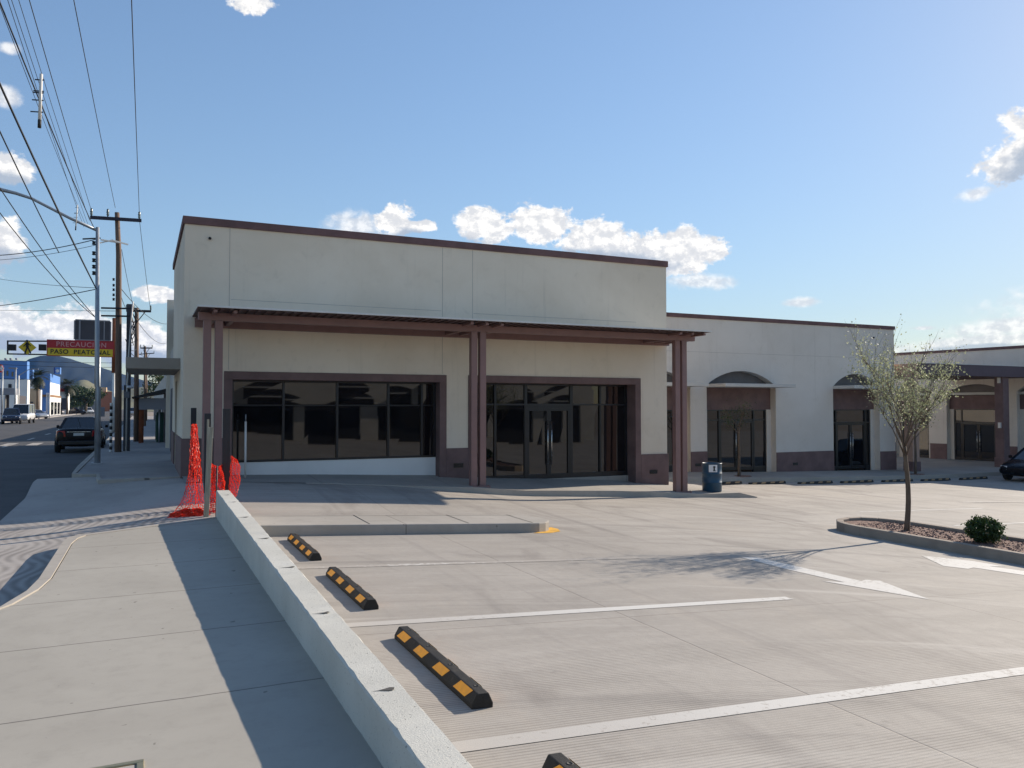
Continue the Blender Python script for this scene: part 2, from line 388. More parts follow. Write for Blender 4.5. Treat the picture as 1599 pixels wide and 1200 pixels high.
class MB:
    """collects geometry; dz=H takes heights measured from eye level, dz=0 from the ground"""
    def __init__(s, dz=H): s.v = []; s.f = []; s.sm = []; s.dz = dz; s.mi = []; s.cur = 0
    def add(s, vs, fs, smooth=False):
        o = len(s.v); s.v += [tuple(p) for p in vs]
        for f in fs: s.f.append(tuple(i + o for i in f)); s.sm.append(smooth); s.mi.append(s.cur)
        return s
    def box(s, x0, x1, y0, y1, z0, z1):
        vs = [(x, y, z) for z in (z0, z1) for y in (y0, y1) for x in (x0, x1)]
        return s.add(vs, [(0, 2, 3, 1), (4, 5, 7, 6), (0, 1, 5, 4), (2, 6, 7, 3), (0, 4, 6, 2), (1, 3, 7, 5)])
    def hexa(s, b, t):          # bottom quad (ccw) and top quad
        return s.add(list(b) + list(t), [(3, 2, 1, 0), (4, 5, 6, 7), (0, 1, 5, 4), (1, 2, 6, 5), (2, 3, 7, 6), (3, 0, 4, 7)])
    def prism(s, poly, z0, z1):
        n = len(poly)
        zf = (lambda q: q) if callable(z0) else None
        lo = [(x, y, z0(x, y) if callable(z0) else z0) for x, y in poly]
        hi = [(x, y, z1(x, y) if callable(z1) else z1) for x, y in poly]
        return s.add(lo + hi, [tuple(range(n - 1, -1, -1)), tuple(range(n, 2 * n))] + [(i, (i + 1) % n, n + (i + 1) % n, n + i) for i in range(n)])
    def quad(s, *p): return s.add(p, [tuple(range(len(p)))])
    def bar(s, a, b, w, h=None, up=(0, 0, 1)):
        a, b = Vector(a), Vector(b); h = h or w
        d = (b - a).normalized(); u = Vector(up)
        if abs(d.dot(u)) > .95: u = Vector((0, 1, 0))
        r = d.cross(u).normalized() * w / 2; u = r.cross(d).normalized() * h / 2
        q = lambda p: [p - r - u, p + r - u, p + r + u, p - r + u]
        return s.add(q(a) + q(b), [(0, 1, 2, 3), (7, 6, 5, 4), (0, 4, 5, 1), (1, 5, 6, 2), (2, 6, 7, 3), (3, 7, 4, 0)])
    def tube(s, pts, r, n=8, caps=True):
        pts = [Vector(p) for p in pts]; rs = r if isinstance(r, (list, tuple)) else [r] * len(pts)
        vs = []
        prev = None
        for i, p in enumerate(pts):
            d = (pts[min(i + 1, len(pts) - 1)] - pts[max(i - 1, 0)])
            if d.length < 1e-9: d = Vector((0, 0, 1))
            d.normalize()
            if prev is None:
                u = d.orthogonal().normalized()
            else:
                u = (prev - d * prev.dot(d))
                u = u.normalized() if u.length > 1e-6 else d.orthogonal().normalized()
            prev = u; v = d.cross(u)
            for k in range(n):
                a = 2 * math.pi * k / n
                vs.append(p + (u * math.cos(a) + v * math.sin(a)) * rs[i])
        fs = []
        for i in range(len(pts) - 1):
            for k in range(n):
                fs.append((i * n + k, i * n + (k + 1) % n, (i + 1) * n + (k + 1) % n, (i + 1) * n + k))
        if caps: fs += [tuple(range(n - 1, -1, -1)), tuple(range((len(pts) - 1) * n, len(pts) * n))]
        return s.add(vs, fs, True)
    def lathe(s, prof, c, n=20, axis='z'):
        vs = []
        for (r, h) in prof:
            for k in range(n):
                a = 2 * math.pi * k / n
                p = (r * math.cos(a), r * math.sin(a), h)
                if axis == 'x': p = (h, p[0], p[1])
                vs.append((c[0] + p[0], c[1] + p[1], c[2] + p[2]))
        fs = [(i * n + k, i * n + (k + 1) % n, (i + 1) * n + (k + 1) % n, (i + 1) * n + k) for i in range(len(prof) - 1) for k in range(n)]
        fs += [tuple(range(n - 1, -1, -1)), tuple(range((len(prof) - 1) * n, len(prof) * n))]
        return s.add(vs, fs, True)
    def build(s, name, m, parent=None, bevel=0.0, seg=2, autosmooth=True):
        me = bpy.data.meshes.new(name)
        me.from_pydata([(x, y, z + s.dz) for x, y, z in s.v], [], s.f)
        for mm in (m if isinstance(m, (list, tuple)) else [m]): me.materials.append(mm)
        me.polygons.foreach_set('use_smooth', s.sm); me.polygons.foreach_set('material_index', s.mi)
        bm = bmesh.new(); bm.from_mesh(me)
        bmesh.ops.recalc_face_normals(bm, faces=bm.faces); bm.to_mesh(me); bm.free()
        me.update()
        o = bpy.data.objects.new(name, me); col.objects.link(o)
        if parent is not None: adopt(o, parent)
        if bevel:
            b = o.modifiers.new('bevel', 'BEVEL'); b.width = bevel; b.segments = seg; b.limit_method = 'ANGLE'; b.angle_limit = R(35)
        return o
def adopt(o, parent):
    o.parent = parent
    if parent.type == 'EMPTY':
        o.matrix_parent_inverse = (Matrix.Translation(parent.location) @ Matrix.Rotation(parent.rotation_euler.z, 4, 'Z')).inverted()
def kids(o): return [c for c in bpy.data.objects if c.parent == o]
def dup(o, loc=None, rz=None, label=None, parent=None):
    c = o.copy(); col.objects.link(c)
    if parent is not None: c.parent = parent
    if loc is not None: c.location = (loc[0], loc[1], loc[2] + H)
    if rz is not None: c.rotation_euler.z = rz
    if label: c['label'] = label
    for k in kids(o): dup(k, parent=c)
    return c
def structure(name, mb, m, parent=None, **kw):
    o = mb.build(name, m, parent, **kw)
    if parent is None: o['kind'] = 'structure'
    return o
def text_mesh(name, s, size, m, parent, origin, xdir, extrude=.004, align='CENTER', bold=0.0, sx=1.0):
    """flat lettering standing upright, reading along xdir"""
    cu = bpy.data.curves.new(name, 'FONT'); cu.body = s; cu.size = size; cu.extrude = extrude; cu.align_x = align; cu.align_y = 'CENTER'
    cu.offset = bold; cu.space_character = 1.12
    tmp = bpy.data.objects.new(name, cu)
    me = bpy.data.meshes.new_from_object(tmp)
    bpy.data.objects.remove(tmp); me.materials.clear(); me.materials.append(m)
    xd = Vector(xdir).normalized(); zd = Vector((0, 0, 1)); nd = xd.cross(zd)
    M4 = Matrix(((xd.x * sx, zd.x, nd.x, origin[0]), (xd.y * sx, zd.y, nd.y, origin[1]), (xd.z * sx, zd.z, nd.z, origin[2] + H), (0, 0, 0, 1)))
    me.transform(M4)
    o = bpy.data.objects.new(name, me); col.objects.link(o)
    adopt(o, parent)
    return o
def interp(x, xs, ys):
    if x <= xs[0]: return ys[0]
    for i in range(len(xs) - 1):
        if x <= xs[i + 1]: return ys[i] + (ys[i + 1] - ys[i]) * (x - xs[i]) / (xs[i + 1] - xs[i])
    return ys[-1]
def sstep(x, a, b):
    t = min(1, max(0, (x - a) / (b - a))); return t * t * (3 - 2 * t)

# ------------------------------------------------------------------ ground heights (from eye level)
F = 20.67          # front wall of the corner building
F2 = 26.67         # front wall of the arcade
def facade_ground(x): return interp(x, [.9, 4, 7.6, 9.2, 12, 14, 15, 17], [-1.66, -1.76, -1.93, -2.09, -2.22, -2.36, -2.45, -2.60])
def platform(x, y):
    return facade_ground(x) - .07 * (F - y) * min(1, max(0, (x - 2) / 5)) * min(1, max(0, (17 - x) / 2))
def lot_plain(x): return interp(x, [-5, 17, 24, 32, 60, 200], [-1.85 + .0544 * 5, -2.775, -3.02, -3.20, -3.35, -3.6])
def lot_z(x, y):
    z = lot_plain(x)
    k = sstep(y, 13.6, 19.0) * (1 - sstep(x, 5.0, 9.6))
    return z + (platform(x, 19.0) - .01 - z) * k
def road_z(y): return interp(y, [10, 14, 26, 60], [-2.06, -2.06, -1.86, -1.85])
def apron_z(x, y):
    k = sstep(x, -2.2, 1.4)
    a = road_z(y) + .012; b = lot_z(1.4, y) - .0
    edge = a + (b - a) * k
    s = sstep(y, 19.6, 21.4)
    return edge + (-1.715 - edge) * s
def grid(mb, xs, ys, fn):
    vs = [(x, y, fn(x, y)) for y in ys for x in xs]; n = len(xs)
    fs = [(j * n + i, j * n + i + 1, (j + 1) * n + i + 1, (j + 1) * n + i) for j in range(len(ys) - 1) for i in range(n - 1)]
    mb.add(vs, fs, True); return mb
def frange(a, b, st):
    n = max(1, int(round((b - a) / st))); return [a + (b - a) * i / n for i in range(n + 1)]

# ground sheet to the horizon
structure('ground', grid(MB(), [-6000, -800, -200, -60, 0, 60, 200, 800, 6000], [-6000, -800, -200, -60, 0, 60, 200, 800, 7000],
          lambda x, y: -4.2 - .0 * x), dirt_m)
lot = structure('parking_lot', grid(MB(), frange(1.36, 34, .4) + frange(36, 90, 4), frange(-32, 10, 1.5) + frange(10.5, 27, .35), lot_z), lot_m)
structure('road', grid(MB(), [-14.6, -10, -6, -2.2, -1.62], frange(-60, 40, 2) + frange(45, 700, 15), lambda x, y: road_z(y)), asphalt)
structure('driveway', grid(MB(), frange(-2.25, 1.4, .2), frange(-20, 12, 2) + frange(12.2, 22, .25), lambda x, y: apron_z(x, y) if y > 10 else road_z(y) + .012), apron_m)

# pavement in the foreground with its kerb
kerb_line = [(-2.25, -6), (-2.25, 6.9), (-2.12, 7.25), (-1.75, 7.72), (-1.42, 8.15), (-1.17, 8.65), (-1.03, 9.3), (-.985, 9.9), (-.975, 11.2), (-.965, 12.4), (-.93, 12.85), (-.80, 13.08)]
kerb_in = [(-2.11, -6), (-2.11, 6.95), (-2.0, 7.32), (-1.66, 7.82), (-1.32, 8.25), (-1.07, 8.75), (-.92, 9.35), (-.86, 9.9), (-.845, 11.2), (-.835, 12.3), (-.79, 12.75), (-.70, 12.98)]
end_edge = [(1.15, 14.22)]
walk_poly = kerb_in + [(1.15, 14.10), (1.15, -6)]
side = structure('sidewalk', MB().prism(walk_poly, -2.3, -1.85), walk_m)
kb = MB()
def strip(mb, a, b, z0, z1):
    for i in range(len(a) - 1):
        mb.hexa([(*a[i], z0), (*b[i], z0), (*b[i + 1], z0), (*a[i + 1], z0)], [(*a[i], z1), (*b[i], z1), (*b[i + 1], z1), (*a[i + 1], z1)])
strip(kb, kerb_line, [(x - .012, y) for x, y in kerb_in], -2.3, -1.838)
kb.hexa([(-.80, 13.08, -2.3), (-.71, 12.98, -2.3), (1.15, 14.10, -2.3), (1.15, 14.22, -2.3)], [(-.80, 13.08, -1.842), (-.71, 12.98, -1.842), (1.15, 14.10, -1.842), (1.15, 14.22, -1.842)])
structure('kerb', kb, kerb_m, bevel=.012)
fw = MB().prism([(-1.50, 22.9), (-1.30, 22.6), (-.95, 22.5), (-.86, 21.0), (-.80, 20.75), (.86, 20.9), (4, 27), (4, 160), (-1.50, 160)], -2.2, lambda x, y: -1.70 + .02 * sstep(y, 21, 26))
structure('far_pavement', fw, far_walk_m)
fk = MB()
strip(fk, [(-1.66, 26), (-1.66, 160)], [(-1.505, 26), (-1.505, 160)], -2.2, -1.675)
strip(fk, [(-1.66, 26), (-1.60, 22.9), (-1.35, 22.48), (-1.02, 22.38), (-.96, 21.0), (-.90, 20.62), (.87, 20.76)],
      [(-1.505, 26), (-1.505, 22.95), (-1.305, 22.605), (-.955, 22.505), (-.865, 21.02), (-.80, 20.765), (.87, 20.9)], -2.2, -1.672)
structure('far_kerb', fk, kerb_m, bevel=.01)
structure('opposite_pavement', MB().box(-19, -14.6, -60, 700, -2.3, -1.70), far_walk_m)
# walkway in front of the corner building, with its kerb
xs = frange(.88, 16.6, .4)
pw = grid(MB(), xs, [19.0, 19.5, 20, 20.6, 21.3], platform)
structure('walkway', pw, plat_m)
pk = MB()
kx = frange(3.5, 16.4, .3)
for i in range(len(kx) - 1):
    a, b = kx[i], kx[i + 1]
    pk.hexa([(a, 18.86, -3.2), (b, 18.86, -3.2), (b, 19.0, -3.2), (a, 19.0, -3.2)],
            [(a, 18.88, platform(a, 19) + .003), (b, 18.88, platform(b, 19) + .003), (b, 19.0, platform(b, 19) + .003), (a, 19.0, platform(a, 19) + .003)])
pk.hexa([(16.4, 18.86, -3.2), (17.1, 18.9, -3.2), (16.7, 19.3, -3.2), (16.4, 19.0, -3.2)], [(16.4, 18.88, platform(16.4, 19)), (17.1, 18.9, -2.75), (16.7, 19.3, -2.66), (16.4, 19.0, platform(16.4, 19))])
structure('walkway_kerb', pk, kerb_m)
def walk2_z(x, y): return lot_plain(x) + .17 + .02 * (y - 24.3)
w2 = grid(MB(), [16.55] + frange(17, 48, 1), [24.3, 25.5, 26.7], walk2_z)
grid(w2, [14.9, 15.7, 16.55], [20.9, 22.5, 24.3, 26.7], lambda x, y: platform(16.5, 20) + (walk2_z(17, 25) - platform(16.5, 20)) * (y - 20.9) / 5.8)
structure('arcade_walkway', w2, plat_m)
k2 = MB()
kx = frange(16.55, 48, .75)
for i in range(len(kx) - 1):
    a, b = kx[i], kx[i + 1]
    k2.hexa([(a, 24.15, -3.9), (b, 24.15, -3.9), (b, 24.3, -3.9), (a, 24.3, -3.9)], [(a, 24.17, walk2_z(a, 24.3) + .003), (b, 24.17, walk2_z(b, 24.3) + .003), (b, 24.3, walk2_z(b, 24.3) + .003), (a, 24.3, walk2_z(a, 24.3) + .003)])
structure('arcade_kerb', k2, kerb_m)

# painted markings (parts of the lot)
def sheet(name, polys, m, lift=.004, base_fn=lot_z, parent=lot):
    mb = MB()
    for poly in polys:
        vs = [(x, y, base_fn(x, y) + lift) for x, y in poly]
        mb.add(vs, [tuple(range(len(vs)))])
    return mb.build(name, m, parent)
def stripe(x0, x1, y0, y1, n=14):
    return [[(x0 + (x1 - x0) * i / n, y0), (x0 + (x1 - x0) * (i + 1) / n, y0), (x0 + (x1 - x0) * (i + 1) / n, y1), (x0 + (x1 - x0) * i / n, y1)] for i in range(n)]
sheet('parking_line', stripe(1.62, 6.85, 4.20, 4.35), mark_m)
sheet('parking_line', stripe(1.62, 6.85, 6.98, 7.12), mark_m)
sheet('parking_line', stripe(1.62, 6.6, 9.74, 9.87), mark_worn)
sheet('parking_line', stripe(1.62, 6.85, 1.45, 1.60), mark_m)
def lot_pt(px, py):
    r_ = ray(px, py); k = -1.85 / (r_.z + .05441 * r_.x); return (r_.x * k, r_.y * k)
sheet('direction_arrow', [[lot_pt(*q) for q in ((1157, 871), (1182, 871), (1240, 884), (1345, 908), (1352, 906), (1374, 907.5), (1452, 937), (1284, 908), (1319, 910), (1230, 890))]], mark_m)
sheet('direction_arrow', [[lot_pt(*q) for q in ((1438, 868), (1521, 877), (1571, 885.5), (1546, 885), (1640, 898), (1640, 905), (1520, 887), (1512, 889), (1473, 884.5))]], mark_m)
sheet('parking_line', stripe(17.3, 22.3, 12.5, 12.6), mark_m)
sheet('parking_line', stripe(17.3, 22.3, 15.2, 15.3), mark_m)
sheet('direction_arrow', [[(23.4, 16.6), (26.2, 16.1), (26.2, 16.3), (23.5, 16.9)]], mark_worn)
sheet('parking_line', stripe(17.3, 22.3, 9.8, 9.9), mark_m)
road = bpy.data.objects['road']
for i in range(6):
    y0 = 43 + i * 9
    sheet('lane_line', [[(-5.9, y0), (-5.75, y0), (-5.75, y0 + 3), (-5.9, y0 + 3)]], mark_m, .006, lambda x, y: road_z(y), road)
for i in range(5):
    sheet('crossing_bar', [[(-9.5 + i * 1.1, 44.5), (-9.0 + i * 1.1, 44.5), (-9.0 + i * 1.1, 47.5), (-9.5 + i * 1.1, 47.5)]], mark_worn, .006, lambda x, y: road_z(y), road)

# low retaining wall between pavement and lot
def wall_top(y): return interp(y, [-4, 3.45, 14.3], [-1.68, -1.595, -1.41])
mb = MB()
ys = frange(-4, 14.3, .11)
rnd = random.Random(3)
ring = []
for y in ys:
    jt = lambda s: rnd.uniform(-s, s)
    zt = wall_top(y)
    ch = rnd.uniform(.004, .009) if rnd.random() < .05 else 0
    ring.append([(1.145 + jt(.003), y, -2.4), (1.145 + jt(.003), y, zt - .014 - ch + jt(.003)), (1.156 + ch + jt(.003), y, zt + jt(.002)), (1.352 + jt(.003), y, zt - .004 + jt(.003)), (1.365 + jt(.003), y, zt - .02), (1.365, y, -2.4)])
vs = [p for r_ in ring for p in r_]; n = 6
fs = [(i * n + k, i * n + k + 1, (i + 1) * n + k + 1, (i + 1) * n + k) for i in range(len(ring) - 1) for k in range(n - 1)]
fs += [tuple(range(n)), tuple((len(ring) - 1) * n + k for k in range(n - 1, -1, -1))]
mb.add(vs, fs, False)
rw = thing('retaining_wall', 'long low raw concrete wall between the grey pavement and the parking lot', 'wall', (1.25, 5, -1.85))
mb.build('wall', wall_m, rw)
hb = MB()
for y in (4.35, 6.05, 7.75, 9.4, 11.1, 12.7, 13.6):      # broken tie holes and rust cracks across the top
    z = wall_top(y) + .003
    x0 = 1.26 + rnd.uniform(-.02, .02)
    pts = [(x0 + a * .045 + rnd.uniform(-.008, .008), y + b * .022 + rnd.uniform(-.006, .006), z) for a, b in ((-2.0, .1), (-.9, .45), (0, .6), (.7, 1.4), (1.2, .6), (1.0, -.6), (.2, -.9), (-.7, -.35))]
    hb.add(pts, [tuple(range(8))])
hb.build('tie_holes', mat('dark_mortar', (.085, .08, .072), .95, .2, 30), rw)

# raised concrete island that closes the first bay
def round_end(x0, x1, y0, y1, n=10, both=False):
    r = (y1 - y0) / 2; cy = (y0 + y1) / 2
    p = [(x0, y0)]
    p += [(x1 - r + r * math.sin(math.pi * i / n), cy - r * math.cos(math.pi * i / n)) for i in range(n + 1)]
    return p + [(x0, y1)]
isl = structure('concrete_island', MB().prism(round_end(1.37, 6.75, 12.42, 13.62), -2.6, lambda x, y: lot_plain(x) + .165), plat_m, bevel=.02)
cr = MB()
for x in (3.3, 5.0, 6.2):
    z = lot_plain(x) + .168; cr.quad((x, 12.46, z), (x + .015, 12.46, z), (x + .03, 13.6, z), (x + .015, 13.6, z))
for i in range(20):
    x = 1.5 + i * .24; z = lot_plain(x) + .168; z2 = lot_plain(x + .24) + .168
    cr.quad((x, 13.50, z), (x + .24, 13.50, z2), (x + .24, 13.515, z2), (x, 13.515, z))
cr.build('sawn_joints', ink, isl)
sheet('yellow_splash', [[(6.15, 12.33), (6.50, 12.33), (6.78, 12.50), (6.90, 12.80), (6.88, 13.05), (6.70, 12.9), (6.5, 12.6)]], yellow_paint)

# planter island with gravel
pl_out = [(12.93, 6.0), (12.93, 11.4), (12.97, 11.8), (13.12, 12.15), (13.4, 12.42), (13.75, 12.52), (14.1, 12.46), (14.38, 12.2), (14.52, 11.8), (14.56, 11.4), (14.56, 6.0)]
pl_in = [(13.07, 6.0), (13.07, 11.4), (13.10, 11.75), (13.22, 12.05), (13.46, 12.29), (13.75, 12.38), (14.05, 12.33), (14.27, 12.1), (14.39, 11.75), (14.42, 11.4), (14.42, 6.0)]
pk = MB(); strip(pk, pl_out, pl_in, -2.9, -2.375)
structure('planter_kerb', pk, mat('shaded_kerb_concrete', (.30, .245, .195), .9, .14, 2.5, .3, 90, dirt=(3, .58, (.20, .16, .13))), bevel=.015)  # kerb colour made darker and browner to carry the shade on its face
gmb = MB().prism(pl_in, -2.9, -2.43)
gv = structure('planter_gravel', gmb, gravel_m); gv['kind'] = 'stuff'
st = MB()
rnd = random.Random(9)
for i in range(1500):
    x = rnd.uniform(13.1, 14.4); y = rnd.uniform(6, 11.9); r_ = rnd.uniform(.012, .03); z = -2.43
    a = rnd.uniform(0, 3)
    c, s_ = math.cos(a) * r_, math.sin(a) * r_
    st.add([(x + c, y + s_, z), (x - s_, y + c, z), (x - c, y - s_, z), (x + s_, y - c, z), (x, y, z + r_ * .8)], [(0, 1, 4), (1, 2, 4), (2, 3, 4), (3, 0, 4)])
st.build('gravel_stones', gravel_m, gv)
# ------------------------------------------------------------------ wheel stops
def make_stop(label, group, L=1.75):
    t = thing('wheel_stop', label, 'wheel stop', (0, 0, -H), group)
    n = 26; prof = [(-.075, 0), (-.075, .03), (-.040, .098), (.040, .098), (.075, .03), (.075, 0)]
    mb = MB(0); rings = []
    for i in range(n + 1):
        y = -L / 2 + L * i / n
        rings.append([(x, y, z) for x, z in prof])
    vs = [p for r_ in rings for p in r_]; k = len(prof)
    fs = [(i * k + j, i * k + j + 1, (i + 1) * k + j + 1, (i + 1) * k + j) for i in range(n) for j in range(k - 1)] + [tuple(range(k)), tuple(n * k + j for j in range(k - 1, -1, -1)), ]
    mb.add(vs, fs)
    mb.build('body', rubber, t, bevel=.008)
    for s in (-1, 1):
        for q in (-.70, -.24, .24, .70):
            y = q * L / 2 * 1.08; h = .108
            sk = .035 * s
            a0, a1 = .10, .96
            def pt(a, yy): return (s * (.075 - .035 * a) + s * .003, yy, .03 + .068 * a + .002)
            m_ = MB(0)
            o = [pt(a0, y - h - sk), pt(a0, y + h - sk), pt(a1, y + h + sk), pt(a1, y - h + sk)]
            m_.quad(*o)
            m_.build('reflector', orange, t)
    for q in (-.83, -.28, .28, .83):
        m_ = MB(0); m_.lathe([(.020, .0985), (.020, .1), (.012, .1005), (.012, .099)], (0.012, q * L / 2, 0), 12)
        m_.build('bolt_hole', ink, t)
    return t
faded = mat('faded_reflective_panel', (.30, .20, .10), .7, .2, 10)
grp = 'wheel stops along the low wall'
stop0 = make_stop('black wheel stop with amber patches, third from the raised island, large and whole in view', grp)
tilt = -math.atan(.0544)
def place_stop(o, x, y, rz=0.0, zoff=0.0):
    o.location = (x, y, lot_z(x, y) + H + zoff); o.rotation_euler = (0, math.atan(.0544) if rz == 0 else 0, rz)
place_stop(stop0, 2.03, 5.68)
for y, lb in ((8.45, 'black wheel stop with amber patches, second from the raised island'), (11.15, 'black wheel stop with amber patches, nearest the raised island'), (2.95, 'black wheel stop with amber patches cut off by the bottom edge of the photo')):
    place_stop(dup(stop0, label=lb), 2.03, y)
fl = ['half hidden behind the blue drum', 'second from the blue drum', 'third from the blue drum', 'fourth from the blue drum', 'behind the leafy young tree', 'second from the dark car', 'nearest the dark car']
for i, (px, py) in enumerate(((1128, 757), (1198, 756.5), (1273, 755), (1338, 754), (1401, 752), (1461, 750), (1520, 748))):
    y = 23.3; r_ = ray(px, py); x = r_.x * y / r_.y
    o = dup(stop0, label='black wheel stop with amber patches before the arcade walkway, ' + fl[i])
    o['group'] = 'wheel stops in front of the arcade'
    place_stop(o, x, y, math.pi / 2)
    for k_ in [c_ for c_ in bpy.data.objects if c_.parent == o and c_.name.startswith('reflector')]: k_.material_slots[0].link = 'OBJECT'; k_.material_slots[0].material = faded
    o.rotation_euler.y = 0

# ------------------------------------------------------------------ corner building
B = thing('corner_building', 'tall off white shop building with mauve parapet and two dark glazed openings', 'building', (8, F, -2.0))
XL, XR, YB = .88, 15.05, 36.0
TOPC, CAP = 4.64, .19
wl = MB(); G0 = -3.2
wl.box(XL, 1.81, F, F + .5, G0, TOPC - CAP)                 # left pier
wl.box(7.63, 8.28, F, F + .5, G0, TOPC - CAP)               # middle pier
wl.box(14.05, XR, F, F + .5, G0, TOPC - CAP)                # right pier
wl.box(1.81, 7.63, F, F + .5, .885, TOPC - CAP)             # lintels
wl.box(8.28, 14.05, F, F + .5, .895, TOPC - CAP)
wl.box(XR - .3, XR, F + .5, YB, G0, TOPC - CAP)             # right side wall
wl.box(XL, XL + .3, F + .5, 24.2, G0, TOPC - CAP)           # left side wall with its recessed door
wl.box(XL, XL + .3, 25.6, 27.85, G0, TOPC - CAP)
wl.box(XL, XL + .3, 24.2, 25.6, .75, TOPC - CAP)
wl.box(XL, XR, YB - .3, YB, G0, TOPC - CAP)
wl.build('wall', stucco, B)
MB().box(XL + .3, XR - .3, F + .5, YB - .3, 4.0, 4.08).build('roof', roof_m, B)
cp = MB()
cp.box(XL - .05, XR + .05, F - .05, F + .5, TOPC - CAP, TOPC)
cp.box(XL - .05, XL + .35, F + .5, 27.85, TOPC - CAP, TOPC)
cp.box(XR - .35, XR + .05, F + .5, YB, TOPC - CAP, TOPC)
cp.build('parapet_cap', cap_stone, B, bevel=.015)
pn = MB(); pr = .035
def plinth(x0, x1, top, right=None):
    MB().box(x0, x1, F - pr, F, G0, top).build('plinth', mauve, B, bevel=.008)
plinth(XL - pr, 1.81, -.76); plinth(7.63, 8.28, -1.14); plinth(14.05, XR + pr, -1.47)
for (xa_, xb_, ya_, yb_, zt_) in ((XR, XR + pr, F, YB, -1.47), (XL - pr, XL, F, 24.2, -.76), (XL - pr, XL, 25.6, 27.85, -.76)): MB().box(xa_, xb_, ya_, yb_, G0, zt_).build('plinth', mauve, B, bevel=.008)
def surround(x0, x1, top, bw, yb, name='stone_surround'):
    s = MB(); p = .03
    s.box(x0, x1, F - p, yb, top - bw, top)
    s.box(x0, x0 + bw, F - p, yb, G0, top - bw); s.box(x1 - bw, x1, F - p, yb, G0, top - bw)
    return s.build(name, mauve, B, bevel=.006)
surround(1.81, 7.63, .885, .20, 21.10); surround(8.28, 14.05, .895, .20, 21.25)
# shop window
Gy = 21.02
sw = MB(); fr = .055
x0, x1, z0, z1 = 2.01, 7.43, -1.39, .685
sw.box(x0, x1, Gy - .06, Gy + .05, z1 - .05, z1); sw.box(x0, x1, Gy - .06, Gy + .05, z0, z0 + .05)
sw.box(x0, x1, Gy - .045, Gy + .035, .032, .058)
for xm in (x0 + .03, 3.29, 4.675, 6.065, 7.02, x1 - .03): sw.box(xm - fr / 2, xm + fr / 2, Gy - .065, Gy + .055, z0 + .05, z1 - .05)
win = sw.build('shop_window', alu_black, B)
prnd = random.Random(31)
def pane(mb, xa, xb, y, za, zb, par):
    t1, t2, t3 = (prnd.uniform(-.006, .006) for _ in range(3)); h_ = .008
    mb.hexa([(xa, y - h_ + t1, za), (xb, y - h_ - t1 + t3, za), (xb, y + h_, za), (xa, y + h_, za)], [(xa, y - h_ + t1 + t2, zb), (xb, y - h_ - t1 + t2, zb), (xb, y + h_, zb), (xa, y + h_, zb)])
    return mb.build('pane', glass, par)
gx = [x0, 3.29, 4.675, 6.065, 7.02, x1]
for i in range(5):
    for (a, b) in ((z0 + .05, .02), (.07, z1 - .05)):
        pane(MB(), gx[i] + .03, gx[i + 1] - .03, Gy, a, b, win)
MB().box(2.01, 7.43, Gy - .04, Gy + .1, G0, z0).build('sill_wall', white_paint, B)
MB().box(2.01, 7.43, Gy - .07, Gy + .1, z0, z0 + .0).build('sill_wall', white_paint, B) if False else None
# entrance
Gy = 21.17
en = MB(); x0, x1, z0, z1 = 8.48, 13.85, -2.35, .695
for xm, wd in ((x0 + .03, .06), (9.31, .07), (10.30, .09), (11.845, .09), (12.87, .06), (x1 - .03, .06)): en.box(xm - wd / 2, xm + wd / 2, Gy - .06, Gy + .05, z0, z1)
en.box(x0, x1, Gy - .055, Gy + .045, z1 - .05, z1); en.box(x0, x1, Gy - .055, Gy + .045, .05, .10); en.box(10.34, 11.80, Gy - .058, Gy + .048, -.03, .05)
en.box(x0, 10.3, Gy - .055, Gy + .045, -2.3, -2.0); en.box(11.845, x1, Gy - .055, Gy + .045, -2.3, -2.0)
ent = en.build('entrance_frame', alu_black, B)
gx = [x0, 9.31, 10.30, 11.845, 12.87, x1]
for i in range(5):
    pane(MB(), gx[i] + .045, gx[i + 1] - .045, Gy, .10, z1 - .05, ent)
    if i != 2: pane(MB(), gx[i] + .045, gx[i + 1] - .045, Gy, -2.0, .05, ent)
for (a, b, hx) in ((10.345, 11.07, 11.01), (11.075, 11.80, 11.14)):
    d = MB(); d.box(a, a + .07, Gy - .05, Gy + .03, -2.14, -.035); d.box(b - .07, b, Gy - .05, Gy + .03, -2.14, -.035)
    d.box(a + .07, b - .07, Gy - .05, Gy + .03, -.115, -.035); d.box(a + .07, b - .07, Gy - .05, Gy + .03, -2.14, -2.0)
    d = d.build('door', alu_black, B)
    pane(MB(), a + .07, b - .07, Gy, -2.0, -.115, d)
    hd = MB(); hd.tube([(hx, Gy - .10, -1.72), (hx, Gy - .10, -.42)], .014, 10)
    for z in (-1.55, -.6): hd.tube([(hx, Gy - .10, z), (hx, Gy - .03, z)], .009, 8)
    hd.build('handle', steel, d)
MB().box(8.48, 13.85, Gy - .10, Gy + .3, -2.6, -2.14).build('threshold', plat_m, B)
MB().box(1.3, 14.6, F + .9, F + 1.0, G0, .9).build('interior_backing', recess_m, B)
for x, z in ((7.98, -1.62), (14.5, -2.02)):
    v = MB(); v.box(x - .14, x + .14, F - .05, F - .03, z - .06, z + .06)
    for k in range(4): v.box(x - .125, x + .125, F - .058, F - .05, z - .048 + k * .026, z - .036 + k * .026)
    v.build('vent', alu_black, B)
j = MB()
for x in (1.915, 7.51, 8.41): j.box(x - .007, x + .007, F - .0025, F + .01, .92 if x > 2 else .92, TOPC - CAP - .01)
j.box(1.95, 7.48, F - .0025, F + .01, 2.66, 2.672); j.box(8.44, 13.9, F - .0025, F + .01, 2.635, 2.647)
j.build('control_joints', mat('grey_sealant', (.43, .39, .34), .9, .1, 3), B)
MB().tube([(1.45, F + .02, 4.15), (1.45, F - .06, 4.13)], .035, 10).build('rain_spout', ink, B)
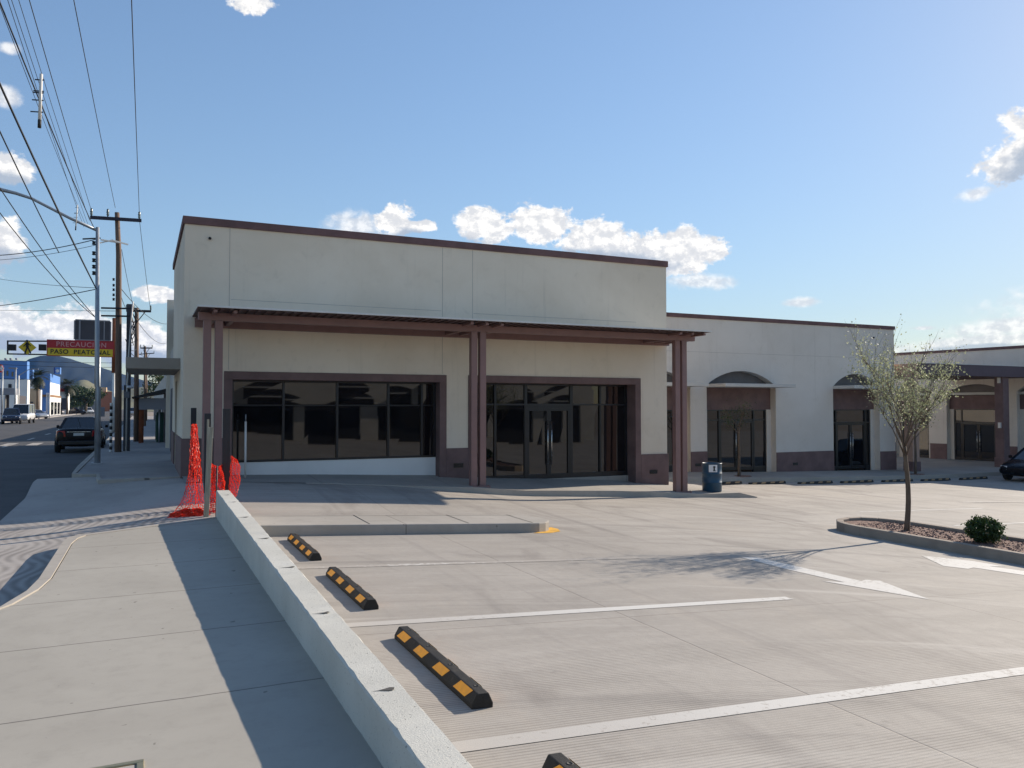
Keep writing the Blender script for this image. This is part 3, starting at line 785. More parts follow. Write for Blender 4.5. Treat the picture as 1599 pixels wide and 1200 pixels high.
sdr = MB(); sdr.box(1.0, 1.08, 24.2, 25.6, G0, .75); sdr.build('side_door', recess_m, B)

# side canopy over the pavement
cs = MB(); cs.box(-.40, .88, 22.3, 26.6, .98, 1.27)
sc_ = cs.build('side_canopy', mat('brown_side_canopy_paint', (.30, .265, .225), .85, .1, 1), B, bevel=.01)

# front canopy on paired posts
CN = thing('front_canopy', 'long mauve steel canopy with thin pale roof on paired posts before the corner building', 'canopy', (8, 19.3, -2.0))
ca = MB()
ca.box(1.07, 15.05, 18.5, 20.635, 2.185, 2.215)
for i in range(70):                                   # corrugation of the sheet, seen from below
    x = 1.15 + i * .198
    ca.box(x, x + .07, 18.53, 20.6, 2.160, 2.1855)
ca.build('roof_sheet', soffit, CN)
ed = MB(); ed.box(1.05, 15.07, 18.47, 18.5, 2.19, 2.232); ed.build('roof_edge', white_edge, CN)
rt = MB(); rt.box(1.07, 15.05, 18.5, 20.635, 2.2155, 2.225); rt.build('roof_top', white_edge, CN)
bmb = MB()
bmb.box(1.12, 15.0, 19.18, 19.32, 1.975, 2.15); bmb.box(1.12, 15.0, 20.45, 20.6, 1.93, 2.15)
bmb.build('beam', mauve_metal, CN)
for xc in (1.44, 7.98, 14.48):
    for dx in (-.42, 0, .42):
        x = xc + dx
        if x < 1.1 : continue
        q = MB(); q.box(x - .04, x + .04, 18.6, 19.18, 2.10, 2.158); q.box(x - .05, x + .05, 19.32, 20.45, 1.98, 2.15); q.build('rafter', mauve_metal, CN)
    for dx in (-.125, .125):
        x = xc + dx; zb = platform(x, 19.25)
        q = MB(); q.box(x - .085, x + .085, 19.165, 19.335, zb - .1, 1.975); q.build('post', mauve_metal, CN, bevel=.008)
    zb = platform(xc, 19.25); q = MB(); q.box(xc - .30, xc + .30, 19.08, 19.42, zb - .08, zb + .012)
    for (bx_, by_) in ((-.26, 19.12), (.26, 19.12), (-.26, 19.38), (.26, 19.38), (0, 19.12)): q.lathe([(.018, zb + .012), (.018, zb + .03), (.008, zb + .034)], (xc + bx_, by_, 0), 8)
    q.build('base_plate', mauve_metal, CN)

# ------------------------------------------------------------------ arcade building
A = thing('arcade_building', 'lower off white arcade building with arched openings right of the corner building', 'building', (24, F2, -3.0))
ax0, ax1, at_, ac = 15.2, 32.68, 3.88, .17
openings = [(16.75, 20.6), (21.45, 25.23), (28.66, 31.65)]
def arch_pts(x0, x1, spring, rise, n=14):
    hw = (x1 - x0) / 2; cx = (x0 + x1) / 2
    r = (hw * hw + rise * rise) / (2 * rise); cz = spring + rise - r
    a0 = math.asin(hw / r)
    return [(cx + r * math.sin(-a0 + 2 * a0 * i / n), cz + r * math.cos(-a0 + 2 * a0 * i / n)) for i in range(n + 1)]
def arched_wall(mb, x0, x1, ops, z0, z1, y0, y1, spring, rise):
    cuts = [x0] + [v for o in ops for v in o] + [x1]
    for i in range(0, len(cuts), 2): mb.box(cuts[i], cuts[i + 1], y0, y1, z0, z1)
    for (a, b) in ops:
        ap = arch_pts(a, b, spring, rise)
        for i in range(len(ap) - 1):
            (xa, za), (xb, zb) = ap[i], ap[i + 1]
            mb.hexa([(xa, y0, za), (xb, y0, zb), (xb, y1, zb), (xa, y1, za)], [(xa, y0, z1), (xb, y0, z1), (xb, y1, z1), (xa, y1, z1)])
m_ = MB(); arched_wall(m_, ax0, ax1, openings, -3.9, at_ - ac, F2, F2 + .45, .93, .62)
m_.box(ax1 - .3, ax1, F2 + .45, 40, -3.9, at_ - ac); m_.box(ax0, ax0 + .3, F2 + .45, 40, -3.9, at_ - ac); m_.box(ax0, ax1, 39.7, 40, -3.9, at_ - ac)
m_.build('wall', stucco_cool, A)
c_ = MB(); c_.box(ax0, ax1 + .05, F2 - .05, F2 + .45, at_ - ac, at_); c_.box(ax1 - .35, ax1 + .05, F2 + .45, 40, at_ - ac, at_); c_.build('parapet_cap', cap_stone, A, bevel=.015)
MB().box(ax0 + .3, ax1 - .3, F2 + .45, 39.7, 3.2, 3.28).build('roof', roof_m, A)
for (a, b, zt) in ((15.2, 16.75, -1.7), (20.6, 21.45, -1.85), (25.23, 28.66, -1.99), (31.65, 32.68, -2.1)): MB().box(a, b + (.035 if b > 32 else 0), F2 - .035, F2, -3.9, zt).build('plinth', mauve, A, bevel=.008)
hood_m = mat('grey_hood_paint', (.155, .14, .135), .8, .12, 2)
def arch_bay(par, a, b, y, floor, spring, rise, panel_top, glaz_top, shelf=True, ux=(1, 0)):
    f_ = MB(); f_.box(a, b, y + .33, y + .44, glaz_top, panel_top); f_.build('fascia_panel', mauve, par)
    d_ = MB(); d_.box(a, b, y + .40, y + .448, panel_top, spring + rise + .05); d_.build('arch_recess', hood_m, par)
    if shelf:
        s_ = MB(); s_.box(a, b, y - 1.2, y + .39, spring - .10, spring + .04); s_.build('awning', awning_m, par, bevel=.01)
    mid = (a + b) / 2; yy = y + .40; lf = floor
    w_ = MB()
    w_.box(a + .25, b - .25, yy - .05, yy + .04, glaz_top - .05, glaz_top - .002)
    for x in (a + .28, mid - .95, mid + .95, b - .28): w_.box(x - .035, x + .035, yy - .055, yy + .045, lf - .2, glaz_top - .05)
    w_.box(a + .25, b - .25, yy - .045, yy + .035, lf + 2.14, lf + 2.2)
    w_.box(a + .31, mid - .985, yy - .045, yy + .035, lf - .2, lf + .15); w_.box(mid + .985, b - .31, yy - .045, yy + .035, lf - .2, lf + .15)
    w_ = w_.build('entrance_frame', alu_black, par)
    for (p, q) in ((a, a + .25), (b - .25, b)): MB().box(p, q, y + .30, y + .44, lf - .3, glaz_top).build('door_jamb', stucco_cool, par)
    for (p, q) in ((a + .31, mid - .985), (mid + .985, b - .31)):
        MB().box(p, q, yy - .006, yy + .006, lf + .15, lf + 2.14).build('pane', glass, w_)
    for (p, q) in ((a + .31, mid - .985), (mid - .915, mid + .915), (mid + .985, b - .31)):
        MB().box(p, q, yy - .006, yy + .006, lf + 2.2, glaz_top - .05).build('pane', glass, w_)
    for s in (-1, 1):
        dd = MB(); p, q = sorted((mid + s * .01, mid + s * .905))
        dd.box(p, p + .07, yy - .045, yy + .03, lf, lf + 2.13); dd.box(q - .07, q, yy - .045, yy + .03, lf, lf + 2.13)
        dd.box(p + .07, q - .07, yy - .045, yy + .03, lf + 2.05, lf + 2.13); dd.box(p + .07, q - .07, yy - .045, yy + .03, lf, lf + .14)
        dd = dd.build('door', alu_black, par)
        MB().box(p + .07, q - .07, yy - .006, yy + .006, lf + .14, lf + 2.05).build('pane', glass, dd)
        MB().tube([(mid + s * .075, yy - .09, lf + .5), (mid + s * .075, yy - .09, lf + 1.7)], .013, 8).build('handle', steel, dd)
for (a, b) in openings: arch_bay(A, a, b, F2, walk2_z((a + b) / 2, F2) + .05, .93, .62, .88, -.11)
for x, z in ((20.95, -2.4), (26.3, -2.52)):
    v = MB(); v.box(x - .14, x + .14, F2 - .05, F2 - .035, z - .06, z + .06)
    for k in range(4): v.box(x - .125, x + .125, F2 - .058, F2 - .05, z - .048 + k * .026, z - .036 + k * .026)
    v.build('vent', alu_black, A)
MB().box(ax0 + .2, ax1 - .2, F2 - .0025, F2 + .01, 2.30, 2.312).build('control_joints', MATS['grey_sealant'], A)
MB().tube([(31.3, F2 + .02, 3.3), (31.3, F2 - .05, 3.28)], .035, 10).build('rain_spout', ink, A)

# ------------------------------------------------------------------ far wing with arches, and its porch
WG = thing('far_wing_building', 'shaded grey white mall wing with wide arched bays closing the lot on the right', 'building', (42.6, 30, -3.2))
# built along +X at its own origin, then turned to face the lot
wing = bpy.data.objects.new('tmp', None)
ang = R(98 - 180)                 # wall runs from far left to near right
Pw = Vector((42.9, 29.8))
e = Vector((math.cos(ang), math.sin(ang)))
def wing_x(px):                   # distance along the wall where a sight line crosses it
    r_ = ray(px, 640); d = Vector((r_.x, r_.y))
    den = d.x * e.y - d.y * e.x
    k = (Pw.x * e.y - Pw.y * e.x) / den
    return (d * k - Pw).dot(e)
WG.location = (Pw.x, Pw.y, H); WG.rotation_euler.z = ang
class WB(MB):
    def build(s, name, m, parent=None, bevel=0.0, **kw):
        me_o = super().build(name, m, None, bevel)
        me_o.parent = parent
        if parent is WG: me_o.location = (0, 0, -H)
        return me_o
ops = [(wing_x(1398), wing_x(1452)), (wing_x(1478), wing_x(1570)), (wing_x(1588), wing_x(1670))]
wt = 3.35
m_ = WB(); arched_wall(m_, ops[0][0] - 4, ops[2][1] + 8, ops, -4.2, wt - .15, 0, .45, .86, .45); m_.build('wall', stucco_cool, WG)
c_ = WB(); c_.box(ops[0][0] - 4, ops[2][1] + 8, -.05, .45, wt - .15, wt); c_.build('parapet_cap', cap_stone, WG)
cuts = [ops[0][0] - 4] + [v for o in ops for v in o] + [ops[2][1] + 8]
for i in range(0, len(cuts), 2): WB().box(cuts[i], cuts[i + 1], -.035, 0, -4.2, -2.15).build('plinth', mauve, WG)
MB_, MBo = MB, MB
MB = WB
for (a, b) in ops: arch_bay(WG, a, b, 0, -3.05, .86, .45, .66, -.12, shelf=False)
for (a, b) in ops:
    s_ = WB(); s_.box(a, b, .2, .39, .70, .84); s_.build('awning', awning_m, WG)
b_ = WB(); b_.box(ops[0][0] - 4, ops[2][1] + 8, .46, 9, 2.6, 2.7); b_.box(ops[0][0] - 4, ops[2][1] + 8, 9, 9.2, -4.2, 2.7); b_.build('roof', roof_m, WG)
MB = MBo
structure('wing_walkway', MB().prism([(37.5, 24.35), (32.9, 26.72), (32.9, 46), (60, 46), (60, 24), (46.0, 14), (41.0, 14), (39.2, 17), (38.2, 21)], -3.9, -3.06), plat_m)

PC = thing('far_porch', 'mauve slab porch with a tan end panel on square pillars before the far wing', 'porch', (38, 27, -3.0))
K = Vector((32.95, 25.55)); z0, z1 = 1.52, 2.06
MB().box(K.x + .06, 44, K.y + .06, 31, z0 + .05, z1 - .02).build('roof_slab', mauve, PC)
MB().box(K.x, 44.2, K.y, K.y + .06, z0, z1).build('side_fascia', mat('porch_purple_fascia', (.115, .08, .09), .7, .1, 2), PC)
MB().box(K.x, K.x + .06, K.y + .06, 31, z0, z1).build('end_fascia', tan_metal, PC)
MB().box(K.x - .02, 44.2, K.y - .03, K.y + .08, z1, z1 + .03).build('metal_edge', white_edge, PC)
for (px, yy) in ((1424, 25.85), (1565.5, 25.9)):
    r_ = ray(px, 640); x = r_.x * yy / r_.y
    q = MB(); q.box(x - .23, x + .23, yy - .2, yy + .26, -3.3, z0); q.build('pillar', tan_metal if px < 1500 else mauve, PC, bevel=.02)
    q = MB(); q.box(x - .27, x + .27, yy - .24, yy + .30, -3.3, -2.55); q.build('pillar_base', mauve, PC, bevel=.02)
    if px > 1500:
        for z in (1.35, -.92):
            q = MB(); q.box(x - .30, x - .232, yy - .08, yy + .06, z - .14, z + .14); q.build('wall_light', white_edge, PC)

# wing across the lot, behind the viewer: seen mirrored in the shop glass
MW = thing('mirrored_arcade', 'pale arcade across the lot with dark arched bays, seen mirrored in the shop glass', 'building', (12, -24, -2.0))
ops = [(-9 + i * 5.3 + (i % 3) * .3, -4.6 + i * 5.3 + (i % 2) * .35) for i in range(9)]
m_ = MB(); arched_wall(m_, -12, 40, ops, -3.6, 3.6, -24.4, -24.0, .93, .62)
m_.build('wall', stucco_side, MW)  # duller stucco puts the shade of a deep porch into the wall colour
for (a, b) in ops:
    MB().box(a, b, -24.38, -24.3, -3.6, -.1).build('glazing', glass, MW)
    MB().box(a, b, -24.38, -24.3, -.1, 1.6).build('fascia_panel', recess_m, MW)
    MB().box(a, b, -24.3, -22.9, .86, .95).build('awning', awning_m, MW)
MB().box(-12, 40, -24.45, -23.95, 3.6, 3.78).build('parapet_cap', cap_stone, MW)
# ------------------------------------------------------------------ vegetation
def leaf_cloud(mb, pts, size, rnd, flat=.5):
    for p in pts:
        a = rnd.uniform(0, 6.283); t_ = rnd.uniform(-1.2, 1.2); s = size * rnd.uniform(.6, 1.35)
        d = Vector((math.cos(a) * math.cos(t_), math.sin(a) * math.cos(t_), math.sin(t_)))
        u = d.orthogonal().normalized(); u.rotate(Matrix.Rotation(rnd.uniform(0, 6.28), 3, d))
        p = Vector(p)
        mb.add([p, p + d * s * .5 + u * s * .28, p + d * s, p + d * s * .5 - u * s * .28], [(0, 1, 2, 3)])
def young_tree(label, group, base_pt, trunk_h, crown_h, spread, leaves, lsize, seed, lean=(0, 0), limbs=8, leafm=None, bend=.05):
    rnd = random.Random(seed)
    t = thing('young_tree', label, 'tree', base_pt, group)
    tr = MB()
    x, y, z = base_pt
    pts = []
    for i in range(9):
        k = i / 8
        pts.append((x + math.sin(k * 4.2) * bend + lean[0] * k, y + math.cos(k * 3) * bend * .4 - bend * .4 + lean[1] * k, z - .05 + trunk_h * k))
    r0 = trunk_h * .026
    tr.tube(pts, [r0 * (1.25 - .45 * i / 8) for i in range(9)], 8)
    top = Vector(pts[-1]); tips = []
    def branch(p, d, L, r_, depth):
        q = [p]; dd = d.copy()
        n = 5
        for i in range(n):
            dd = (dd + Vector((rnd.uniform(-.16, .16), rnd.uniform(-.16, .16), rnd.uniform(-.03, .13)))).normalized()
            q.append(q[-1] + dd * L / n)
        tr.tube(q, [r_ * (1 - .75 * i / n) for i in range(n + 1)], 5 if depth else 6)
        for i in range(1, n + 1):
            for _ in range(3 if depth else 1): tips.append((q[i], depth, i / n))
        if depth < 2:
            for i in range(2, n + 1):
                for _ in range(2 if depth == 0 else 1):
                    nd = (dd + Vector((rnd.uniform(-.9, .9), rnd.uniform(-.9, .9), rnd.uniform(-.25, .6)))).normalized()
                    branch(q[i], nd, L * rnd.uniform(.35, .6), r_ * .45, depth + 1)
    for i in range(limbs):
        a = 6.283 * i / limbs + rnd.uniform(-.3, .3)
        tl = rnd.uniform(.25, 1.0)
        d = Vector((math.cos(a) * spread * tl, math.sin(a) * spread * tl, crown_h * rnd.uniform(.55, .95))).normalized()
        s = Vector(pts[-1 - (i % 2)])
        branch(s, d, crown_h * rnd.uniform(.62, .98), r0 * .36, 0)
    tr.build('trunk', bark, t)
    lm = MB(); P = []
    for i in range(leaves):
        p, dep, k = rnd.choice(tips)
        if rnd.random() < max(0, (p.z - top.z) / crown_h - .45) * .75: continue
        s = .028 + .030 * dep
        P.append((p.x + rnd.gauss(0, s), p.y + rnd.gauss(0, s), p.z + rnd.gauss(0, s)))
    leaf_cloud(lm, P, lsize, rnd)
    lm.build('crown', leafm or leaf_pale, t)
    return t
young_tree('leafy young tree with pale sparse crown in the gravel planter', None, (13.66, 10.92, -2.43), 1.70, 1.85, 1.05, 7200, .042, 21, lean=(-.03, 0), limbs=9, bend=.06)
young_tree('small sapling behind the blue drum before the arched doors', None, (21.6, 24.9, walk2_z(21.6, 24.9)), 2.0, 1.0, .8, 700, .06, 5, limbs=6, leafm=leaf_tree, bend=.02)
young_tree('thin sapling before the porch pillars, right of the leafy young tree', None, (31.4, 24.6, walk2_z(31.4, 24.6)), 1.9, 1.3, .7, 900, .06, 8, limbs=6, leafm=leaf_tree, bend=.02)
pit = MB(); pit.prism([(21.6 + .55 * math.cos(a * .5236), 24.9 + .4 * math.sin(a * .5236)) for a in range(12)], -3.2, walk2_z(21.6, 24.9) + .006)
pit.prism([(31.4 + .5 * math.cos(a * .5236), 24.62 + .3 * math.sin(a * .5236)) for a in range(12)], -3.3, walk2_z(31.4, 24.6) + .012)
structure('tree_pit', pit, gravel_m)

bx, by, bz = 13.74, 9.38, -2.43
bs = thing('clipped_bush', 'small round green bush on the red gravel of the planter', 'bush', (bx, by, bz))
rnd = random.Random(4); P = []
for i in range(6000):
    d = Vector((rnd.gauss(0, 1), rnd.gauss(0, 1), rnd.gauss(0, 1))).normalized()
    r_ = rnd.uniform(.45, 1.0) ** .5 * (1 + .13 * math.sin(d.x * 7 + d.z * 9 + 1) + .10 * math.sin(d.y * 11 + d.x * 5)) * (1.12 if rnd.random() < .06 else 1)
    P.append((bx + d.x * .285 * r_, by + d.y * .285 * r_, bz + .23 + d.z * .22 * r_))
lm = MB(); leaf_cloud(lm, P, .042, rnd); lm.build('foliage', leaf_dark, bs)
sm_ = MB()
for i in range(9):
    a = i * .7; sm_.tube([(bx, by, bz - .02), (bx + math.cos(a) * .12, by + math.sin(a) * .12, bz + .22)], [.008, .004], 5)
sm_.build('stems', bark, bs)

# ------------------------------------------------------------------ blue drum with paper sign
DX, DY = 15.78, 19.40; DZ = platform(15.78, 19.4)
dr = thing('blue_drum', 'blue steel drum with a white paper sign at the end of the walkway', 'drum', (DX, DY, DZ))
d_ = MB(); rr = .29
d_.lathe([(rr * .97, 0), (rr, .012), (rr, .26), (rr + .012, .27), (rr + .012, .285), (rr, .295), (rr, .53), (rr + .012, .54), (rr + .012, .555), (rr, .565), (rr, .83), (rr + .012, .84), (rr + .012, .86), (rr - .01, .86), (rr - .012, .83), (.02, .83)], (DX, DY, DZ), 40)
d_.build('drum_shell', blue_drum, dr)
va = math.atan2(-DY, -DX)      # paper is wrapped on the side towards the lot
pp = MB(); n = 8
for i in range(n):
    a0 = va + .12 + (-.42 + .84 * i / n); a1 = va + .12 + (-.42 + .84 * (i + 1) / n); r2 = rr + .016
    pp.quad((DX + r2 * math.cos(a0), DY + r2 * math.sin(a0), DZ + .60), (DX + r2 * math.cos(a1), DY + r2 * math.sin(a1), DZ + .60), (DX + r2 * math.cos(a1), DY + r2 * math.sin(a1), DZ + .82), (DX + r2 * math.cos(a0), DY + r2 * math.sin(a0), DZ + .82))
pp = pp.build('paper_sign', paper, dr)
gl = MB()
def glyph(a_off, z0, z1, wd):
    a = va + .12 + a_off; r2 = rr + .021; u = Vector((-math.sin(a), math.cos(a), 0)) * wd / 2
    c = Vector((DX + r2 * math.cos(a), DY + r2 * math.sin(a), DZ))
    gl.quad(c - u + Vector((0, 0, z0)), c + u + Vector((0, 0, z0)), c + u + Vector((0, 0, z1)), c - u + Vector((0, 0, z1)))
glyph(.10, .64, .785, .045); glyph(.14, .63, .65, .10); glyph(.12, .745, .765, .09)
gl.build('sign_mark', ink, pp)

# ------------------------------------------------------------------ orange safety net and its stakes
def post(name, label, cat, x, y, zb, zt, wx, wy, m, group=None, lean=(0, 0)):
    t = MB(); t.hexa([(x - wx / 2, y - wy / 2, zb - .1), (x + wx / 2, y - wy / 2, zb - .1), (x + wx / 2, y + wy / 2, zb - .1), (x - wx / 2, y + wy / 2, zb - .1)],
                     [(x - wx / 2 + lean[0], y - wy / 2 + lean[1], zt), (x + wx / 2 + lean[0], y - wy / 2 + lean[1], zt), (x + wx / 2 + lean[0], y + wy / 2 + lean[1], zt), (x - wx / 2 + lean[0], y + wy / 2 + lean[1], zt)])
    return tag(t.build(name, m, bevel=.004), label, cat, group)
post('timber_stake', 'pale timber stake standing in front of the orange net', 'stake', 1.02, 14.75, -1.93, -.35, .085, .06, pale_wood, lean=(.06, 0))
post('timber_stake', 'thin pale timber stake just behind the thicker pale one', 'stake', 1.05, 15.2, -1.93, -.22, .035, .035, pale_wood, lean=(.02, 0))
post('timber_post', 'dark square timber post behind the end of the low wall', 'post', 1.40, 15.35, -1.95, -.03, .13, .10, dark_wood)
post('timber_post', 'dark square timber post standing free near the building corner', 'post', 1.10, 20.2, -1.68, -.02, .12, .12, dark_wood)
post('timber_post', 'dark square timber post hidden below by the orange net', 'post', 1.21, 17.3, -1.80, -.13, .12, .10, dark_wood)
tag(MB().tube([(1.16, 14.45, -1.95), (1.17, 14.45, -1.0)], .012, 6).build('steel_rod', wire_m), 'thin dark steel rod at the end of the low wall beside the net', 'rod')
wp = thing('slim_marker_pole', 'slim white pole standing in front of the big shop window', 'pole', (2.2, 20.2, -1.7))
wp_ = MB(); wp_.tube([(2.28, 20.2, -1.80), (2.28, 20.2, -.35)], .026, 10); wp_.build('shaft', white_edge, wp)
wp_ = MB(); wp_.tube([(2.28, 20.2, -.35), (2.28, 20.2, -.18)], .011, 8); wp_.build('tip', galv, wp)

def net_sheet(fn, nu, nv):
    mb = MB()
    vs = [fn(i / nu, j / nv) for j in range(nv + 1) for i in range(nu + 1)]
    mb.add(vs, [(j * (nu + 1) + i, j * (nu + 1) + i + 1, (j + 1) * (nu + 1) + i + 1, (j + 1) * (nu + 1) + i) for j in range(nv) for i in range(nu)])
    return mb
net = thing('orange_safety_net', 'bright orange plastic safety net sagging between stakes at the end of the low wall', 'net', (1.1, 15.3, -1.9))
rnd = random.Random(12)
def jit(s): return rnd.uniform(-s, s)
def p_mid(u, v):       # between the pale stake and the dark post
    x = 1.06 + .30 * u; y = 14.95 + .35 * u + .10 * math.sin(u * 9 + v * 5)
    zt = -.93 - .10 * u - .08 * math.sin(u * 3.14); return (x + jit(.012), y + .06 * math.sin(v * 11 + u * 4) + jit(.012), -1.93 + .0 + (zt + 1.93) * v + jit(.008))
def p_left(u, v):      # hanging triangle that drops to a heap
    top = Vector((.95, 16.4, -.33)); wid = .09 + .22 * (1 - v) + .30 * (1 - v) ** 5
    x = top.x - wid * (1 - u) + .12 * (1 - v); y = top.y - .9 * (1 - v) - .25 * (1 - v) ** 6 + .16 * math.sin(u * 8 + v * 4)
    return (x + jit(.014), y + jit(.014), -1.92 + (top.z + 1.92) * v ** 1.15 + .03 * math.sin(u * 17) * (1 - v) + jit(.01))
def p_heap(u, v):
    a = u * 3.0; r_ = v
    x = .40 + .80 * u; y = 14.75 + 1.0 * v
    hgt = .12 * math.sin(math.pi * min(1, u * 1.05)) ** .8 * math.sin(math.pi * v) ** .8 * (.6 + .4 * u)
    return (x + jit(.02), y - .35 * (1 - u) * (v - .5) + jit(.02), -1.935 + hgt * (1 + .25 * math.sin(u * 23 + v * 9)) + abs(jit(.02)))
def p_curl(u, v):      # flap that bulges out to the right of the dark post
    k = math.sin(math.pi * v) ** .8
    x = 1.42 + (.02 + .10 * k + .05 * v) * u + .05 * v; y = 15.15 - .25 * u + .05 * math.sin(v * 20)
    return (x + jit(.008), y + jit(.008), -1.68 + .80 * v - .06 * u + jit(.006))
for fn, nu, nv in ((p_mid, 11, 26), (p_mid, 9, 22), (p_left, 14, 30), (p_heap, 30, 30), (p_heap, 20, 24), (p_curl, 7, 22)):
    o = net_sheet(fn, nu, nv).build('net_sheet', net_m, net)
    md = o.modifiers.new('strands', 'WIREFRAME'); md.thickness = .013; md.use_replace = True; md.use_even_offset = False

# ------------------------------------------------------------------ inspection cover frame in the pavement (bottom edge of the view)
mf = thing('cover_frame', 'brass coloured square cover frame set in the pavement at the bottom edge', 'cover', (-.12, 4.45, -1.85))
m_ = MB(); x0, x1, y0, y1, z = -.27, .03, 4.2, 4.62, -1.838
m_.box(x0, x1, y1 - .035, y1, z - .03, z); m_.box(x0, x0 + .035, y0, y1 - .035, z - .03, z); m_.box(x1 - .035, x1, y0, y1 - .035, z - .03, z); m_.box(x0 + .035, x1 - .035, y0, y0 + .035, z - .03, z)
m_.build('frame', bronze, mf, bevel=.004)
MB().box(x0 + .045, x1 - .045, y0 + .045, y1 - .045, z - .03, z - .006).build('lid', kerb_m, mf)

# ------------------------------------------------------------------ street poles, wires, signs
LY = 26.71
lp = thing('street_lamp', 'grey steel street lamp with a long bare arm reaching over the road', 'street lamp', (-1.22, LY, -1.7))
m_ = MB(); m_.tube([(-1.20, LY, -1.75), (-1.21, LY, .6), (-1.24, LY, .62), (-1.29, LY, 5.4)], [.085, .078, .07, .05], 14); m_.build('pole', galv, lp)
m_ = MB(); m_.tube([(-1.29, LY, 5.30), (-2.01, LY, 5.60), (-2.59, LY, 5.88), (-3.0, LY, 6.08), (-3.4, LY, 6.19), (-4.0, LY, 6.29), (-4.9, LY, 6.34)], [.045, .045, .043, .043, .05, .06, .055], 10); m_.build('arm', galv, lp)
m_ = MB()
for i in range(14):
    a = i * .4488; pass
m_.box(-5.6, -4.88, LY - .14, LY + .14, 6.27, 6.39); m_.build('lamp_head', grey_panel, lp, bevel=.03)
m_ = MB(); m_.box(-1.36, -1.08, LY - .14, LY + .14, -1.72, -1.66); m_.build('base_plate', galv, lp)
for k, py in enumerate((380, 396, 407, 417, 427)):
    p = at(146.5, py, LY); q = MB(); q.lathe([(.02, -.06), (.055, -.045), (.035, 0), (.055, .045), (.02, .06)], (p.x, LY - .02, p.z), 10); q.build('spool_insulator', ink, lp)

PYW = 33.59
def T(px, py, Y): return at(px, py, Y)
up = thing('utility_pole', 'brown wooden utility pole with a dark crossarm and insulators beside the steel street lamp', 'utility pole', (-.84, PYW, -1.7))
m_ = MB(); m_.tube([(-.82, PYW, -1.75), (-.84, PYW, .8), (-.89, PYW, 5.8), (-.97, PYW, 7.42)], [.125, .12, .10, .085], 12); m_.build('pole', wood_pole, up)
ca_, cb_ = T(141, 341, PYW), T(221, 346, PYW)
m_ = MB(); m_.bar((ca_.x, PYW - .14, ca_.z), (cb_.x, PYW - .14, cb_.z), .09, .12); m_.build('crossarm', mat('dark_crossarm_wood', (.03, .03, .045), .8, .2, 4), up)
for (px, py) in ((143, 341), (168.5, 342), (217.5, 346)):
    p = T(px, py, PYW); q = MB(); q.lathe([(.015, 0), (.05, .08), (.035, .12), (.055, .17), (.035, .21), (.045, .26), (.015, .30)], (p.x, PYW - .14, p.z + .05), 10); q.build('insulator', ceramic, up)
for (a, b) in (((130, 376), (157, 373)), ((157, 382), (176, 376)), ((176, 378), (200, 383)), ((158, 377), (185, 380))):
    p, q2 = T(*a, PYW), T(*b, PYW); q = MB(); q.bar((p.x, PYW - .3, p.z), (q2.x, PYW - .1, q2.z), .05, .05); q.build('dead_end_clamp', white_edge if a[0] > 150 else wire_m, up)
for py in (437, 446, 453, 461, 468):
    p = T(177.5, py, PYW); q = MB(); q.lathe([(.02, -.05), (.05, -.035), (.03, 0), (.05, .035), (.02, .05)], (p.x, PYW - .05, p.z), 8); q.build('spool_insulator', ink, up)
for py in (482, 494):
    p, q2 = T(158, py, PYW), T(204, py + 1, PYW); q = MB(); q.bar((p.x, PYW - .16, p.z), (q2.x, PYW - .16, q2.z), .06, .06); q.build('lower_arm', wire_m, up)

sp = thing('service_post', 'grey square meter post with a pale conduit right of the wooden utility pole', 'post', (-.45, 34.3, -1.7))
p0, p1 = T(191, 705, 33.9), T(200, 600, 33.9)
m_ = MB(); m_.box(-.66, -.42, 34.05, 34.3, -1.75, .85); m_.box(-.60, -.42, 34.06, 34.28, .85, 4.0); m_.build('post', mat('dark_concrete_post', (.07, .075, .085), .85, .15, 2), sp)
m_ = MB(); m_.tube([(-.55, 34.0, -1.72), (-.55, 34.0, .8), (-.50, 34.0, 2.2), (-.44, 34.0, 3.3), (-.38, 34.02, 4.1)], .028, 8); m_.build('conduit', white_edge, sp)
m_ = MB(); m_.lathe([(.02, 0), (.12, .01), (.13, .05), (.10, .10), (.02, .11)], (-.44, 33.95, .72), 14); m_.build('meter', lamp_clear, sp)
m_ = MB(); m_.box(-.64, -.46, 33.94, 34.05, .35, .6); m_.build('meter_box', grey_panel, sp)
m_ = MB()
rnd = random.Random(2)
for k in range(7):
    m_.tube([(-.50 + rnd.uniform(-.05, .1), 34.1, 4.0 - k * .16), (-.30 + rnd.uniform(-.1, .1), 34.2, 3.6 - k * .2), (-.42 + rnd.uniform(-.05, .05), 34.1, 3.0 - k * .1)], .015, 5)
m_.build('cable_bundle', wire_m, sp)

# striped guard post
sg = thing('striped_guard_post', 'slim black and white striped post beside the wooden utility pole', 'post', (-1.05, 33.3, -1.7))
bk, wh = MB(), MB()
for k in range(15):
    (bk if k % 2 else wh).tube([(-1.06, 33.3, -1.72 + k * .125), (-1.06, 33.3, -1.72 + (k + 1) * .125)], .05, 10)
bk.build('black_band', ink, sg); wh.build('white_band', white_edge, sg)
m_ = MB(); m_.tube([(-1.50, 32.6, -1.72), (-1.50, 32.6, .0)], .025, 8); m_.box(-1.52, -1.25, 32.58, 32.62, -.35, .0)
mt = m_.build('parking_meter_frame', grey_panel); tag(mt, 'small dark street sign frame on a thin post beside the parked black car', 'sign')

